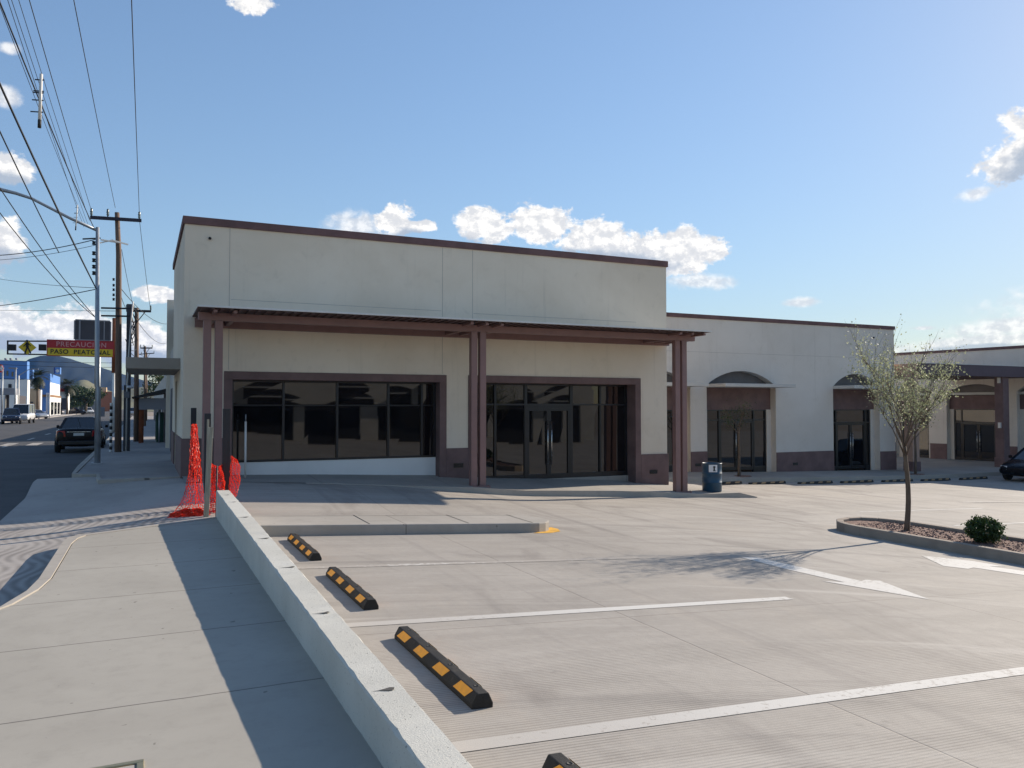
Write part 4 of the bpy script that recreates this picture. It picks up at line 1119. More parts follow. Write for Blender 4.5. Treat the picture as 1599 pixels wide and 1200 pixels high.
# overhead sign gantry
GY = 62.0
g = lambda px, py: at(px, py, GY)
gt = thing('sign_gantry', 'overhead street gantry on a brown pole with dark beacon boxes', 'gantry', (g(178, 600).x, GY, -1.7))
m_ = MB(); x = g(178.5, 540).x
m_.tube([(x, GY, -1.75), (x, GY, 2.4)], .10, 10); m_.build('lower_pole', white_edge, gt)
m_ = MB(); m_.tube([(x, GY, 2.4), (x, GY, g(178, 497).z)], .15, 10); m_.build('upper_pole', rust_post, gt)
m_ = MB(); a, b = g(12, 533), g(178, 533.5); m_.bar((a.x, GY, a.z), (x, GY, b.z), .09); c = g(12, 553); d_ = g(178, 556); m_.bar((c.x, GY, c.z), (x, GY, d_.z), .09)
m_.bar((a.x, GY, a.z + .045), (c.x, GY, c.z - .045), .09); m_.build('truss', wire_m, gt)
for (l, r_) in ((13, 25.5), (60.5, 72.5)):
    p, q2 = g(l, 538), g(r_, 548); m_ = MB(); m_.box(p.x, q2.x, GY - .12, GY + .1, q2.z, p.z); bo = m_.build('beacon_box', ink, gt, bevel=.02)
    for k in range(2):
        xx = p.x + (q2.x - p.x) * (.28 + .44 * k); z = (p.z + q2.z) / 2
        MB().lathe([(.02, 0), (.19, .0), (.20, .03), (.15, .035)], (xx, GY - .12, z), 14).build('beacon_lens', grey_panel, bo) if False else None
sgn = thing('caution_sign', 'wide red and yellow sign reading PRECAUCION PASO PEATONAL on the gantry', 'sign', (g(126, 545).x, GY - .1, g(126, 545).z))
xa, xb = g(74.5, 545).x, g(176.5, 545).x; zt, zm, zb = g(126, 533.2).z, g(126, 545).z, g(126, 556.4).z
MB().box(xa, xb, GY - .16, GY - .08, zm, zt).build('red_panel', red_sign, sgn)
MB().box(xa, xb, GY - .16, GY - .08, zb, zm - .0).build('yellow_panel', yellow_sign, sgn)
e_ = MB(); th = .045
e_.box(xa - th, xb + th, GY - .18, GY - .07, zt, zt + th); e_.box(xa - th, xb + th, GY - .18, GY - .07, zb - th, zb); e_.box(xa - th, xa, GY - .18, GY - .07, zb, zt); e_.box(xb, xb + th, GY - .18, GY - .07, zb, zt)
e_.build('sign_frame', red_sign, sgn)
text_mesh('lettering', 'PRECAUCIÓN', .46, pink_letter, sgn, ((xa + xb) / 2 + .05, GY - .17, (zm + zt) / 2 - .0), (1, 0, 0), bold=.004, sx=.98)
text_mesh('lettering', 'PASO  PEATONAL', .42, ink, sgn, ((xa + xb) / 2, GY - .17, (zm + zb) / 2), (1, 0, 0), bold=.008, sx=.98)
dm = thing('pedestrian_sign', 'yellow diamond pedestrian crossing sign hung on the gantry', 'sign', (g(43, 543).x, GY - .1, g(43, 543).z))
c = g(43.3, 543); hw = (g(57.5, 543).x - g(29, 543).x) / 2
m_ = MB(); o4 = [(c.x - hw, c.z), (c.x, c.z - hw * .93), (c.x + hw, c.z), (c.x, c.z + hw * .93)]
m_.add([(x_, GY - .20, z_) for x_, z_ in o4] + [(x_, GY - .14, z_) for x_, z_ in o4], [(0, 1, 2, 3), (7, 6, 5, 4), (0, 4, 5, 1), (1, 5, 6, 2), (2, 6, 7, 3), (3, 7, 4, 0)]); m_.build('panel', yellow_sign, dm)
m_ = MB(); yq = GY - .215
def limb(p, q, w_): m_.bar((c.x + p[0], yq, c.z + p[1]), (c.x + q[0], yq, c.z + q[1]), w_, .012, up=(0, 1, 0))
m_.lathe([(.001, -.006), (.085, -.006), (.085, .006), (.001, .006)], (c.x, yq, c.z), 12) if False else None
ring = [(c.x - .02 + .085 * math.cos(k * .5236), yq, c.z + .42 + .085 * math.sin(k * .5236)) for k in range(12)]; m_.add(ring, [tuple(range(12))])
limb((-.02, .33), (0, .0), .17); limb((0, .02), (-.14, -.42), .09); limb((.02, .02), (.20, -.40), .09); limb((-.04, .28), (-.22, .05), .06); limb((.03, .28), (.20, .10), .06)
m_.build('walking_figure', ink, dm)
# billboard
b0, b1, b2 = at(117.5, 500.5, 95), at(172, 502, 95), at(118, 530, 95)
bb = thing('billboard', 'dark weathered billboard standing high behind the caution sign', 'billboard', ((b0.x + b1.x) / 2, 95, -1.7))
MB().box(b0.x, b1.x, 95, 95.4, b2.z, b0.z).build('panel', mat('dark_billboard', (.045, .043, .05), .7, .2, .5), bb)
m_ = MB(); m_.box(b0.x - .12, b0.x, 94.95, 95.45, b2.z, b0.z); m_.box(b0.x, b1.x, 94.95, 95.45, b0.z, b0.z + .12); m_.box(b1.x, b1.x + .12, 94.95, 95.45, b2.z, b0.z); m_.box(b0.x, b1.x, 94.95, 95.45, b2.z - .12, b2.z); m_.build('frame', grey_panel, bb)
for (p, q) in ((b0.x + .35, b0.x + .5), (b1.x - .6, b1.x - .5)): MB().box(p, q, 94.94, 95, b2.z, b0.z).build('slat', grey_panel, bb)
m_ = MB(); xc = (b0.x + b1.x) / 2 + .6; m_.tube([(xc, 95.2, -1.8), (xc, 95.2, b2.z)], .2, 10); m_.build('mast', galv, bb)

def far_pole(label, Y, px, ytop, arm, h2=None, r_=.13):
    p = at(px, ytop, Y); t = thing('utility_pole', label, 'utility pole', (p.x, Y, -1.7), None)
    m_ = MB(); m_.tube([(p.x + .06, Y, -1.75), (p.x, Y, p.z)], [r_, r_ * .7], 10); m_.build('pole', wood_pole, t)
    if arm:
        a, b = at(arm[0], arm[2], Y), at(arm[1], arm[3], Y)
        m_ = MB(); m_.bar((a.x, Y - .15, a.z), (b.x, Y - .15, b.z), .09, .11); m_.build('crossarm', wire_m, t)
        for k in (0.02, .3, .98):
            q = a.lerp(b, k); MB().lathe([(.015, 0), (.045, .06), (.03, .12), (.045, .18), (.015, .25)], (q.x, Y - .15, q.z + .05), 8).build('insulator', ceramic, t)
        for s in (-.28, .28):
            mid = a.lerp(b, .5 + s); MB().bar((mid.x, Y - .12, mid.z), (p.x, Y - .12, p.z - .75), .04).build('brace', wire_m, t)
    return t
far_pole('dark utility pole with crossarm beyond the side canopy', 43.2, 213.5, 481, (197, 236, 486, 487))
far_pole('thin far utility pole with two small crossarms over the awning shops', 78, 226.5, 541, (219, 238, 544, 544), r_=.12)
far_pole('farthest small utility pole seen just above the side canopy', 108, 229, 551, (212, 241, 554, 552), r_=.12)

# overhead lines: near end over the viewer's side, far end on the poles
def line(label, a, b, sag, r_=.012, n=14, ext=0.0, group='overhead lines along the street'):
    a, b = Vector(a), Vector(b)
    b2 = a + (b - a) * (1 + ext)
    pts = []
    for i in range(n + 1):
        k = i / n; p = a.lerp(b2, k); p.z -= sag * 4 * k * (1 - k); pts.append(p)
    o = MB().tube(pts, r_, 5).build('overhead_line', wire_m)
    return tag(o, label, 'cable', group)
Tn = lambda px, py, z: on(px, py, z)
def street(label, pf, Yf, pn, zn, sag=.15, r_=.011, ext=.25): return line(label, at(*pf, Yf), on(*pn, zn), sag, r_, ext=ext)
street('thin overhead line running straight up from the right end of the crossarm', (217.5, 332, ), PYW, (205.5, 0), 7.35, .05, .010)
street('thin overhead line rising left from the middle of the crossarm', (180, 325), PYW, (116, 0), 7.35, .08, .009)
street('thin overhead line from the left end of the crossarm toward the top left corner', (143, 330), PYW, (47, 0), 7.4, .08, .009)
lb = 'one of the thick overhead cables running to the foot of the steel lamp arm'
street('thick overhead cable passing just above the lamp arm joint', (147, 357), 30.0, (2, 2), 6.6, .12, .014)
for k, (pf, pn) in enumerate((((134, 352), (3, 12)), ((131, 355), (14, 0)), ((137, 350), (20, 0)), ((140, 345), (31, 0)))):
    street('one of four thin parallel overhead lines in the bundle at the top left', pf, 33.4, pn, 6.4 + k * .12, .10, .006)
street('thick overhead cable from the left edge to the middle of the lamp pole', (150, 451), LY, (0, 125), 4.6, .10, .016)
street('second thick overhead cable beside the first on the lamp pole', (151, 452), LY, (2, 130), 4.7, .08, .012)
street('overhead cable sagging from the left edge to the lamp pole top spools', (92, 395), 24.0, (0, 203), 4.5, .05, .012)
line('overhead cable drooping low from the left edge toward the caution sign', at(150, 497, 28), on(0, 320, 4.4), .25, .011, ext=.3)
line('second overhead cable drooping low beside the first toward the caution sign', at(152, 499, 28.3), on(0, 282, 4.6), .22, .011, ext=.3)
def cross(label, p, q, Y0, Y1, sag=.1, r_=.012, ext=.3): return line(label, at(*p, Y0), at(*q, Y1), sag, r_, ext=ext, group='cables crossing the street')
cross('cable crossing the street almost level from the lamp pole top', (150, 374), (0, 395), LY, 30, .12, .014)
cross('thin cable crossing the street just below the top one', (150, 383), (0, 403), LY, 31, .1, .008)
cross('cable crossing the street from the lamp pole down to the left edge', (150, 452), (0, 476), LY, 36, .06, .014)
cross('thin cable crossing the street upward to the left from the lamp pole', (150, 450), (0, 434), LY, 40, .08, .008)
cross('long level cable crossing the street above the gantry', (180, 486), (0, 485), PYW, 60, .0, .010)
cross('lower level cable crossing the street behind the gantry', (178, 567), (0, 561), 64, 70, .1, .015)
cross('level cable crossing the street in front of the mountain', (178, 574), (0, 568), 66, 72, .1, .015)
# onward spans beyond the wooden pole
line('overhead line from the wooden pole down to the far crossarm pole, right side', at(218, 345, PYW), at(235, 484, 43.2), .12, .010)
line('overhead line from the wooden pole down to the far crossarm pole, middle', at(190, 390, PYW), at(209, 482, 43.2), .12, .010)
line('overhead line from the wooden pole down to the far crossarm pole, left side', at(186, 452, PYW), at(198, 484, 43.2), .1, .012)
line('overhead cable falling from the wooden pole toward the corner building', at(188, 450, PYW), at(268, 505, 60), .5, .014)
line('slack loop cable beside the far crossarm pole', at(213, 500, 43.2), at(262, 535, 75), .5, .014)
line('low slack cable along the awning shops', at(198, 545, 34.2), at(255, 572, 60), .4, .016)
line('service cable from the meter post to the far pole', at(196, 530, 34.2), at(213, 545, 43.2), .25, .014)
def spacer(label, p, q, Y, r_=.016):
    a, b = at(*p, Y), at(*q, Y); t = thing('cable_spacer', label, 'cable fitting', (a.x, Y, a.z), 'cable fittings')
    MB().tube([a.lerp(b, .0), a.lerp(b, .85)], r_, 8).build('rod', white_edge, t)
    MB().tube([a.lerp(b, .85), b], r_ * 1.1, 8).build('cap', ink, t)
    m_ = MB()
    for k in (.12, .33, .36, .5, .72): c = a.lerp(b, k); m_.bar((c.x - .05 * (1 + k), Y, c.z), (c.x + .03, Y, c.z + .01), .010)
    m_.build('clip', ink, t)
spacer('long pale rod fitting clamped to the overhead cables at the upper left', (64.5, 116), (61.5, 200), 9.5)
spacer('small pale rod fitting on the cables just left of the lamp pole', (121, 320), (118, 360), 26.0)

# ------------------------------------------------------------------ cars
def make_car(kind, label, paint, group=None, L=4.5, Wd=1.76, roof=1.44, name='parked_car'):
    t = thing(name, label, 'car' if kind != 'van' else 'van', (0, 0, -H), group)
    hw = Wd / 2
    if kind == 'sedan':
        st = [(-L/2, .36, .80, .78), (-L/2 + .06, .28, .96, .90), (-L/2 + .30, .22, 1.02, .97), (-.95, .20, .98, 1.0), (0, .20, .95, 1.0), (.85, .20, .95, 1.0), (1.3, .20, .93, .99), (L/2 - .35, .22, .80, .95), (L/2 - .06, .28, .68, .86), (L/2, .36, .58, .76)]
        cab = ((-1.72, 1.00, .80), (1.15, .93, .82), (-1.05, roof, .60), (.38, roof, .62)); wb = 1.34
    elif kind == 'suv':
        st = [(-L/2, .42, .9, .84), (-L/2 + .06, .34, 1.05, .93), (-L/2 + .3, .28, 1.08, .98), (-.9, .26, 1.08, 1.0), (.5, .26, 1.06, 1.0), (1.0, .26, 1.05, 1.0), (L/2 - .35, .28, .98, .97), (L/2 - .05, .34, .86, .90), (L/2, .42, .74, .82)]
        cab = ((-2.1, 1.07, .84), (1.05, 1.04, .84), (-1.95, roof, .68), (.35, roof, .66)); wb = 1.36
    else:
        st = [(-L/2, .40, 1.15, .90), (-L/2 + .05, .32, 1.2, .96), (-1.2, .28, 1.2, 1.0), (.8, .28, 1.2, 1.0), (L/2 - .55, .28, 1.15, .98), (L/2 - .08, .32, .98, .92), (L/2, .42, .80, .84)]
        cab = ((-L/2 + .06, 1.19, .90), (L/2 - .55, 1.14, .90), (-L/2 + .16, roof, .80), (L/2 - 1.15, roof, .80)); wb = 1.5
    rings = []
    for (y, zb, zt, k) in st:
        w_ = hw * k
        rings.append([(-w_ * .90, y, zb), (-w_ * .99, y, zb + (zt - zb) * .3), (-w_, y, zb + (zt - zb) * .62), (-w_ * .95, y, zt - .07), (-w_ * .82, y, zt), (0, y, zt + .025), (w_ * .82, y, zt), (w_ * .95, y, zt - .07), (w_, y, zb + (zt - zb) * .62), (w_ * .99, y, zb + (zt - zb) * .3), (w_ * .90, y, zb)])
    n = 11; vs = [p for r_ in rings for p in r_]
    fs = [(i * n + k, i * n + (k + 1) % n, (i + 1) * n + (k + 1) % n, (i + 1) * n + k) for i in range(len(rings) - 1) for k in range(n)] + [tuple(range(n)), tuple((len(rings) - 1) * n + k for k in range(n - 1, -1, -1))]
    body = MB(0).add(vs, fs, True).build('body', paint, t)
    body.modifiers.new('sub', 'SUBSURF').render_levels = 2; body.modifiers['sub'].levels = 1
    (ya, za, wa), (yb, zb, wb_), (yc, zc_, wc), (yd, zd, wd_) = cab
    lo = [(-wa * hw, ya, za - .03), (wa * hw, ya, za - .03), (wb_ * hw, yb, zb - .03), (-wb_ * hw, yb, zb - .03)]
    hi = [(-wc * hw, yc, zc_ - .05), (wc * hw, yc, zc_ - .05), (wd_ * hw, yd, zd - .05), (-wd_ * hw, yd, zd - .05)]
    MB(0).hexa(lo, hi).build('windows', car_glass, t, bevel=.04)
    rf = MB(0); g_ = .03
    r0 = [(-wc * hw - g_, yc - g_, zc_ - .06), (wc * hw + g_, yc - g_, zc_ - .06), (wd_ * hw + g_, yd + g_, zd - .06), (-wd_ * hw - g_, yd + g_, zd - .06)]
    r1 = [(-wc * hw * .86, yc + .12, zc_), (wc * hw * .86, yc + .12, zc_), (wd_ * hw * .86, yd - .15, zd), (-wd_ * hw * .86, yd - .15, zd)]
    rf.hexa(r0, r1); rf.build('roof', paint, t, bevel=.03)
    for i in range(4): MB(0).bar(lo[i], hi[i], .075, .06).build('pillar', paint, t)
    for s in (0, 1):
        k = .50 if kind != 'van' else .62
        a = Vector(lo[3 - s]).lerp(Vector(lo[0 + s]), k); b = Vector(hi[3 - s]).lerp(Vector(hi[0 + s]), k); MB(0).bar(a, b, .09, .05).build('pillar', paint, t)
    for sx in (-1, 1):
        for y in (-wb, wb):
            x = sx * (hw - .09)
            w_ = MB(0); w_.lathe([(.22, -.10), (.30, -.10), (.325, -.07), (.325, .07), (.30, .10), (.22, .10)], (x, y, .325), 22, 'x')
            w_ = w_.build('wheel', tyre_m, t)
            q = MB(0); q.lathe([(.01, -.095), (.21, -.095), (.22, .095), (.01, .095)], (x, y, .325), 18, 'x'); q.build('rim', rim_m, w_)
            for k in range(5):
                pass
        top = st[1][2]
        q = MB(0); q.hexa([(sx * hw * .52, -L/2 - .012, top - .30), (sx * hw * .90, -L/2 + .10, top - .30), (sx * hw * .93, -L/2 + .30, top - .27), (sx * hw * .52, -L/2 + .1, top - .27)],
                          [(sx * hw * .56, -L/2 - .002, top - .06), (sx * hw * .88, -L/2 + .10, top - .06), (sx * hw * .93, -L/2 + .34, top - .05), (sx * hw * .52, -L/2 + .12, top - .05)]); q.build('tail_light', lamp_red, t, bevel=.015)
        tf = st[-2][2]
        q = MB(0); q.hexa([(sx * hw * .45, L/2 + .0, tf - .16), (sx * hw * .84, L/2 - .13, tf - .16), (sx * hw * .88, L/2 - .3, tf - .14), (sx * hw * .45, L/2 - .2, tf - .14)],
                          [(sx * hw * .45, L/2 - .03, tf - .01), (sx * hw * .82, L/2 - .15, tf - .0), (sx * hw * .87, L/2 - .4, tf + .02), (sx * hw * .45, L/2 - .25, tf)]); q.build('headlight', lamp_clear, t, bevel=.015)
        q = MB(0); q.box(sx * hw * 1.0, sx * hw * 1.13, yb - .42, yb - .27, zb + .02, zb + .15) if sx > 0 else q.box(sx * hw * 1.13, sx * hw * 1.0, yb - .42, yb - .27, zb + .02, zb + .15)
        q.build('mirror', paint, t, bevel=.03)
    q = MB(0); q.box(-.19, .19, -L/2 - .02, -L/2 + .04, .70, .81); q.build('licence_plate', plate_m, t)
    q = MB(0); q.box(-.42, .42, -L/2 - .016, -L/2 + .04, .845, .87); q.build('trim_strip', steel, t)
    q = MB(0); q.box(-hw * .80, hw * .80, -L/2 - .03, -L/2 + .12, .33, .50); q.build('rear_bumper', alu_black, t, bevel=.03)
    return t
zr = -1.855
car0 = make_car('sedan', 'black sedan parked at the kerb seen from behind, beside the steel lamp post', paint_black)
car0.location = (-2.35, 38.6, zr + H); car0.rotation_euler.z = R(1)
def set_paint(o, m):
    for k in kids(o):
        if k.name.split('.')[0] in ('body', 'roof', 'pillar', 'mirror'):
            k.material_slots[0].link = 'OBJECT'; k.material_slots[0].material = m
def car_at(src, px, py, rz, label, paint=None, z=zr, group='cars along the far side of the street'):
    p = on(px, py, z); c = dup(src, (p.x, p.y, z), rz, label); c['group'] = group
    if paint: set_paint(c, paint)
    return c
van = make_car('van', 'white passenger van parked across the street', paint_white, 'cars along the far side of the street', 5.0, 1.9, 2.2, name='parked_van')
p = on(36, 661, zr); van.location = (p.x, p.y, zr + H); van.rotation_euler.z = R(178)
suv = make_car('suv', 'dark navy off-roader parked in front of the white van', paint_navy, 'cars along the far side of the street', 4.5, 1.8, 1.75, name='parked_suv')
p = on(18, 662.5, zr); suv.location = (p.x, p.y, zr + H); suv.rotation_euler.z = R(186)
car_at(car0, 56, 654.5, R(215), 'silver sedan parked slantwise behind the white van', paint_silver)
car_at(car0, 104, 647.3, R(250), 'white sedan among the parked cars before the blue dealership', paint_white)
car_at(car0, 120, 647.8, R(265), 'black sedan parked sideways beyond the dealership', paint_black)
car_at(suv, 138, 646.2, R(200), 'white off-roader parked near the green street tree', paint_white)
car_at(car0, 145, 644.5, R(190), 'small white car parked behind the white off-roader', paint_white)
car_at(car0, 83, 648.4, R(80), 'grey car nosed in at the dealership forecourt', paint_silver)
car_at(suv, 205, 650, R(180), 'far car with shining windscreen seen between utility poles', paint_silver, group='cars far up the street')
p = on(1628, 749, -3.2)
dc = dup(car0, (p.x, p.y, lot_z(p.x, p.y)), R(97), 'dark sedan parked at the right edge of the photo before the far wing'); dc['group'] = 'cars in the lot'
dc['label'] = 'dark sedan cut off by the right edge, parked before the far wing'

# ------------------------------------------------------------------ buildings across and along the street
def bx(mb, px0, py0, px1, py1, Y, depth):
    a, b = at(px0, py0, Y), at(px1, py1, Y); mb.box(a.x, b.x, Y, Y + depth, min(b.z, -2.0) if py1 > 640 else b.z, a.z); return mb
def bld(label, px, Y, name='street_building'):
    p = at(px, 650, Y); return thing(name, label, 'building', (p.x, Y, -1.8))
b1 = bld('tall blue and white building across the street at the left edge', 25, 150)
bx(MB(), -60, 562, 42, 592, 150, 3).build('upper_wall', blue_paint, b1)
bx(MB(), -60, 592, 42, 652, 150, 3).build('lower_wall', white_paint, b1)
bx(MB(), 38, 577, 51, 592, 172, 2).build('step_wall', blue_paint, b1); bx(MB(), 38, 592, 57, 652, 172, 2).build('step_lower_wall', white_paint, b1)
for (px, py) in ((11.5, 583), (19.5, 584.5), (5, 583)):
    bx(MB(), px - 1.3, py - 3.7, px + 1.3, py + 3.7, 149.9, .15).build('window', car_glass, b1)
for px in (8, 16, 25): bx(MB(), px - 1.4, 559.5, px + 1.4, 562, 152, 1.5).build('roof_unit', grey_panel, b1)
bx(MB(), 13, 600, 18, 606, 149.9, .15).build('black_emblem', ink, b1)
b2 = bld('low grey fronted shop with white pillars below the blue and white building', 12, 120)
bx(MB(), -50, 606, 24, 617, 118, 4).build('fascia', grey_panel, b2); bx(MB(), -50, 617.1, 24, 655, 120, 10).build('shopfront', recess_m, b2)
for (l, r_) in ((14.5, 24), (-2, 6)): bx(MB(), l, 617, r_, 656, 117.5, 1.5).build('pillar', white_paint, b2)
b3 = bld('tan and white two storey house beside the tall palm', 50, 165)
bx(MB(), 47, 607, 56.5, 652, 165, 5).build('wall', tan_plaster, b3); bx(MB(), 40, 615, 47, 652, 165.5, 5).build('side_wall', mat('brown_plaster', (.27, .17, .12), .9, .1, .5), b3); bx(MB(), 58.3, 609, 63, 652, 166, 2).build('white_wall', white_paint, b3)
for (px, py) in ((49.5, 629), (50.5, 634)): bx(MB(), px - 2, py - 1.2, px + 2, py + 1.2, 164.9, .12).build('window', recess_m, b3)
bx(MB(), 30, 617, 40, 652, 170, 6).build('shed', recess_m, b3)
b4 = bld('blue and white dealership with tall blue pylon wall', 80, 185)
DXF = -16.9                           # street face of the dealership; its shaded end looks at the viewer
def dy(px): r_ = ray(px, 620); return DXF * r_.y / r_.x
def dz(px, py): r_ = ray(px, py); return DXF * r_.z / r_.x
ya, yb = dy(78), dy(93.5); zt_ = dz(78, 583.5); zb_ = dz(78, 597); ze = dz(78, 616.5)
xe = at(63.5, 600, ya).x
MB().box(xe, DXF, ya, yb, zb_, zt_).build('blue_band', blue_paint, b4)
MB().box(xe + .02, DXF - .02, ya + .02, yb, ze, zb_).build('white_wall', white_paint, b4)
MB().box(xe, DXF - .01, ya - .12, ya + .015, -1.9, zb_).build('end_wall', blue_paint, b4)
MB().box(xe + .02, DXF + .02, ya - .5, yb + 3, ze - .45, ze).build('eave', brown_fascia, b4)
MB().box(xe + .02, DXF - .02, ya + .02, yb + 3, -1.9, ze - .45).build('lower_wall', white_paint, b4)
for k in range(4):
    y_ = ya + 2 + k * 7
    MB().box(DXF - .03, DXF + .06, y_, y_ + 5, -1.6, ze - 1.5).build('window', car_glass, b4)
s1 = thing('dealership_sign', 'blue and white box sign on top of the blue dealership', 'sign', (at(89, 580, 187).x, 187, at(89, 584, 187).z))
bx(MB(), 84.2, 574, 86, 584, 187, 2).build('side', deep_blue, s1); bx(MB(), 86.05, 574, 94, 584.5, 187, 2).build('face', blue_paint, s1)
a = at(90, 579.5, 186.9); MB().add([(a.x + .45 * math.cos(k * .6283) * (1 if k % 2 else .55), 186.9, a.z + .45 * math.sin(k * .6283) * (1 if k % 2 else .55)) for k in range(10)], [tuple(range(10))]).build('white_emblem', white_edge, s1)
b5 = bld('small red fronted restaurant beyond the dealership', 98, 215)
bx(MB(), 93.5, 607, 104, 612, 215, 8).build('red_roof', red_paint, b5); bx(MB(), 93.5, 612, 104, 652, 215.2, 8).build('wall', white_paint, b5); bx(MB(), 94.5, 622, 103, 640, 215.0, .15).build('window', recess_m, b5)
b6 = bld('row of low dark shopfronts under the green street tree', 118, 260)
bx(MB(), 104, 622, 150, 652, 262, 10).build('wall', grey_panel, b6)
for px in (108, 118, 128, 138): bx(MB(), px - 3, 630, px + 3, 650, 261.8, .15).build('window', recess_m, b6)
b7 = bld('faint reddish shop blocks far up the street behind the lamp post', 165, 380)
bx(MB(), 156, 612, 178, 652, 380, 12).build('wall', terracotta, b7); bx(MB(), 158, 605, 166, 612, 381, 8).build('upper_wall', tan_plaster, b7)
rs = thing('round_shop_sign', 'round red sign with a white mark at the left edge', 'sign', (at(2, 575, 110).x, 110, at(2, 575, 110).z))
c = at(-1, 575.5, 110); k6 = at(5.5, 575, 110).x - c.x
m_ = MB(); ringp = [(c.x + k6 * math.cos(k * .3927), c.z + k6 * 1.25 * math.sin(k * .3927)) for k in range(16)]
m_.add([(x_, 109.8, z_) for x_, z_ in ringp] + [(x_, 110.1, z_) for x_, z_ in ringp], [tuple(range(16)), tuple(range(31, 15, -1))] + [(k, (k + 1) % 16, 16 + (k + 1) % 16, 16 + k) for k in range(16)]); m_.build('disc', red_paint, rs)
m_ = MB(); m_.box(c.x + .15, c.x + .35, 109.72, 109.8, c.z - .3, c.z + .3); m_.box(c.x - .1, c.x + .5, 109.73, 109.79, c.z - .08, c.z + .08); m_.build('white_mark', white_edge, rs)
m_ = MB(); m_.tube([(c.x + .3, 110.2, -1.8), (c.x + .3, 110.2, c.z)], .09, 8); m_.build('post', galv, rs)
for (px, Y, yt, arm, lb) in ((24.5, 112, 577, (18, 27, 575.5, 575.5), 'grey lamp post with short level arm before the blue and white building'), (29.3, 118, 587, (29, 53, 587, 577), 'pale lamp post with a curved arm pointing at the tall palm')):
    p = at(px, yt, Y); t = thing('far_lamp_post', lb, 'lamp post', (p.x, Y, -1.7)); m_ = MB(); m_.tube([(p.x, Y, -1.75), (p.x, Y, p.z)], .09, 8); m_.build('pole', galv if px < 26 else white_edge, t)
    a, b = at(arm[0], arm[2], Y), at(arm[1], arm[3], Y); mid = a.lerp(b, .6); mid.z = max(a.z, b.z) - .1
    m_ = MB(); m_.tube([a, mid, b], .05, 6); m_.build('arm', galv, t)
    m_ = MB(); e2 = b if px > 26 else a; m_.box(e2.x - .3, e2.x + .5, Y - .12, Y + .12, e2.z - .06, e2.z + .1); m_.build('lamp_head', grey_panel, t)
hp = thing('barrier_frame', 'thin pale frame posts standing on the opposite pavement before the dealership', 'frame', (at(74, 652, 150).x, 150, -1.7))
m_ = MB()
for px in (72.3, 74.5, 77):
    a, b = at(px, 654, 150), at(px, 614, 150); m_.tube([(a.x, 150, -1.75), (a.x, 150, b.z)], .07, 6)
m_.build('posts', white_edge, hp); m_ = MB(); a, b = at(72.3, 642, 150), at(77, 642, 150); m_.bar(a, b, .08); m_.build('rail', white_edge, hp)

# palms and street tree
def palm(label, px, py_top, py_base, Y, crown_r, seed):
    rnd = random.Random(seed); p = at(px, py_top, Y); t = thing('palm_tree', label, 'palm', (p.x, Y, -1.7), 'palms across the street')
    MB().tube([(p.x + .1, Y, -1.8), (p.x, Y, p.z * .5), (p.x, Y, p.z)], [.26, .17, .15], 8).build('trunk', palm_bark, t)
    m_ = MB()
    for i in range(70):
        a = rnd.uniform(0, 6.28); e0 = rnd.uniform(-1.2, 1.25); L = crown_r * rnd.uniform(.75, 1.1)
        q = [Vector((p.x, Y, p.z))]; el_ = e0
        for k in range(5):
            d = Vector((math.cos(a) * math.cos(el_), math.sin(a) * math.cos(el_), math.sin(el_))); q.append(q[-1] + d * L / 5); el_ -= .26
        sd = Vector((-math.sin(a), math.cos(a), 0))
        for k in range(1, 5):
            for s in (-1, 1):
                for z in range(3):
                    b = q[k].lerp(q[k + 1], z / 3); w_ = L * .30 * (1 - .12 * k)
                    tip = b + sd * s * w_ + (q[k + 1] - q[k]) * .6 + Vector((0, 0, -.22 * w_))
                    m_.add([b, b + (q[k + 1] - q[k]) * .22, tip], [(0, 1, 2)])
    m_.build('crown', leaf_palm, t)
palm('tall shaggy palm beside the blue dealership wall', 59, 589, 650, 155, 2.3, 3)
palm('shorter palm behind the dealership eave', 105, 602, 650, 215, 3.0, 5)
def broad_tree(label, px, Y, py_c, rx, rz_, seed, n=2600, ls=.55):
    rnd = random.Random(seed); c = at(px, py_c, Y); t = thing('street_tree', label, 'tree', (c.x, Y, -1.7), 'trees across the street')
    tr = MB(); tr.tube([(c.x, Y, -1.8), (c.x + .2, Y, c.z - rz_ * .4)], [.35, .25], 8)
    blobs = []
    for i in range(11):
        a = rnd.uniform(0, 6.28); q = Vector((c.x + math.cos(a) * rx * rnd.uniform(.2, .75), Y + math.sin(a) * rx * rnd.uniform(.1, .7), c.z + rnd.uniform(-.6, .65) * rz_)); blobs.append((q, rnd.uniform(.3, .5)))
        tr.tube([(c.x + .2, Y, c.z - rz_ * .5), q], [.15, .04], 5)
    tr.build('trunk', bark, t); P = []
    for i in range(n):
        q, k = rnd.choice(blobs); d = Vector((rnd.gauss(0, 1), rnd.gauss(0, 1), rnd.gauss(0, 1))).normalized() * rnd.uniform(.5, 1.05)
        P.append(q + Vector((d.x * rx * k, d.y * rx * k, d.z * rz_ * k)))
    m_ = MB(); leaf_cloud(m_, P, ls, rnd); m_.build('crown', leaf_tree, t)
broad_tree('broad dark green street tree above the parked cars', 134, 240, 620, 4.2, 3.0, 11)
broad_tree('dark green tree behind the shorter palm', 113, 250, 622, 3.2, 3.0, 12, 1800)
broad_tree('olive tree showing beneath the side canopy beyond the awning', 252, 130, 600, 3.2, 2.6, 15, 1800, .4)

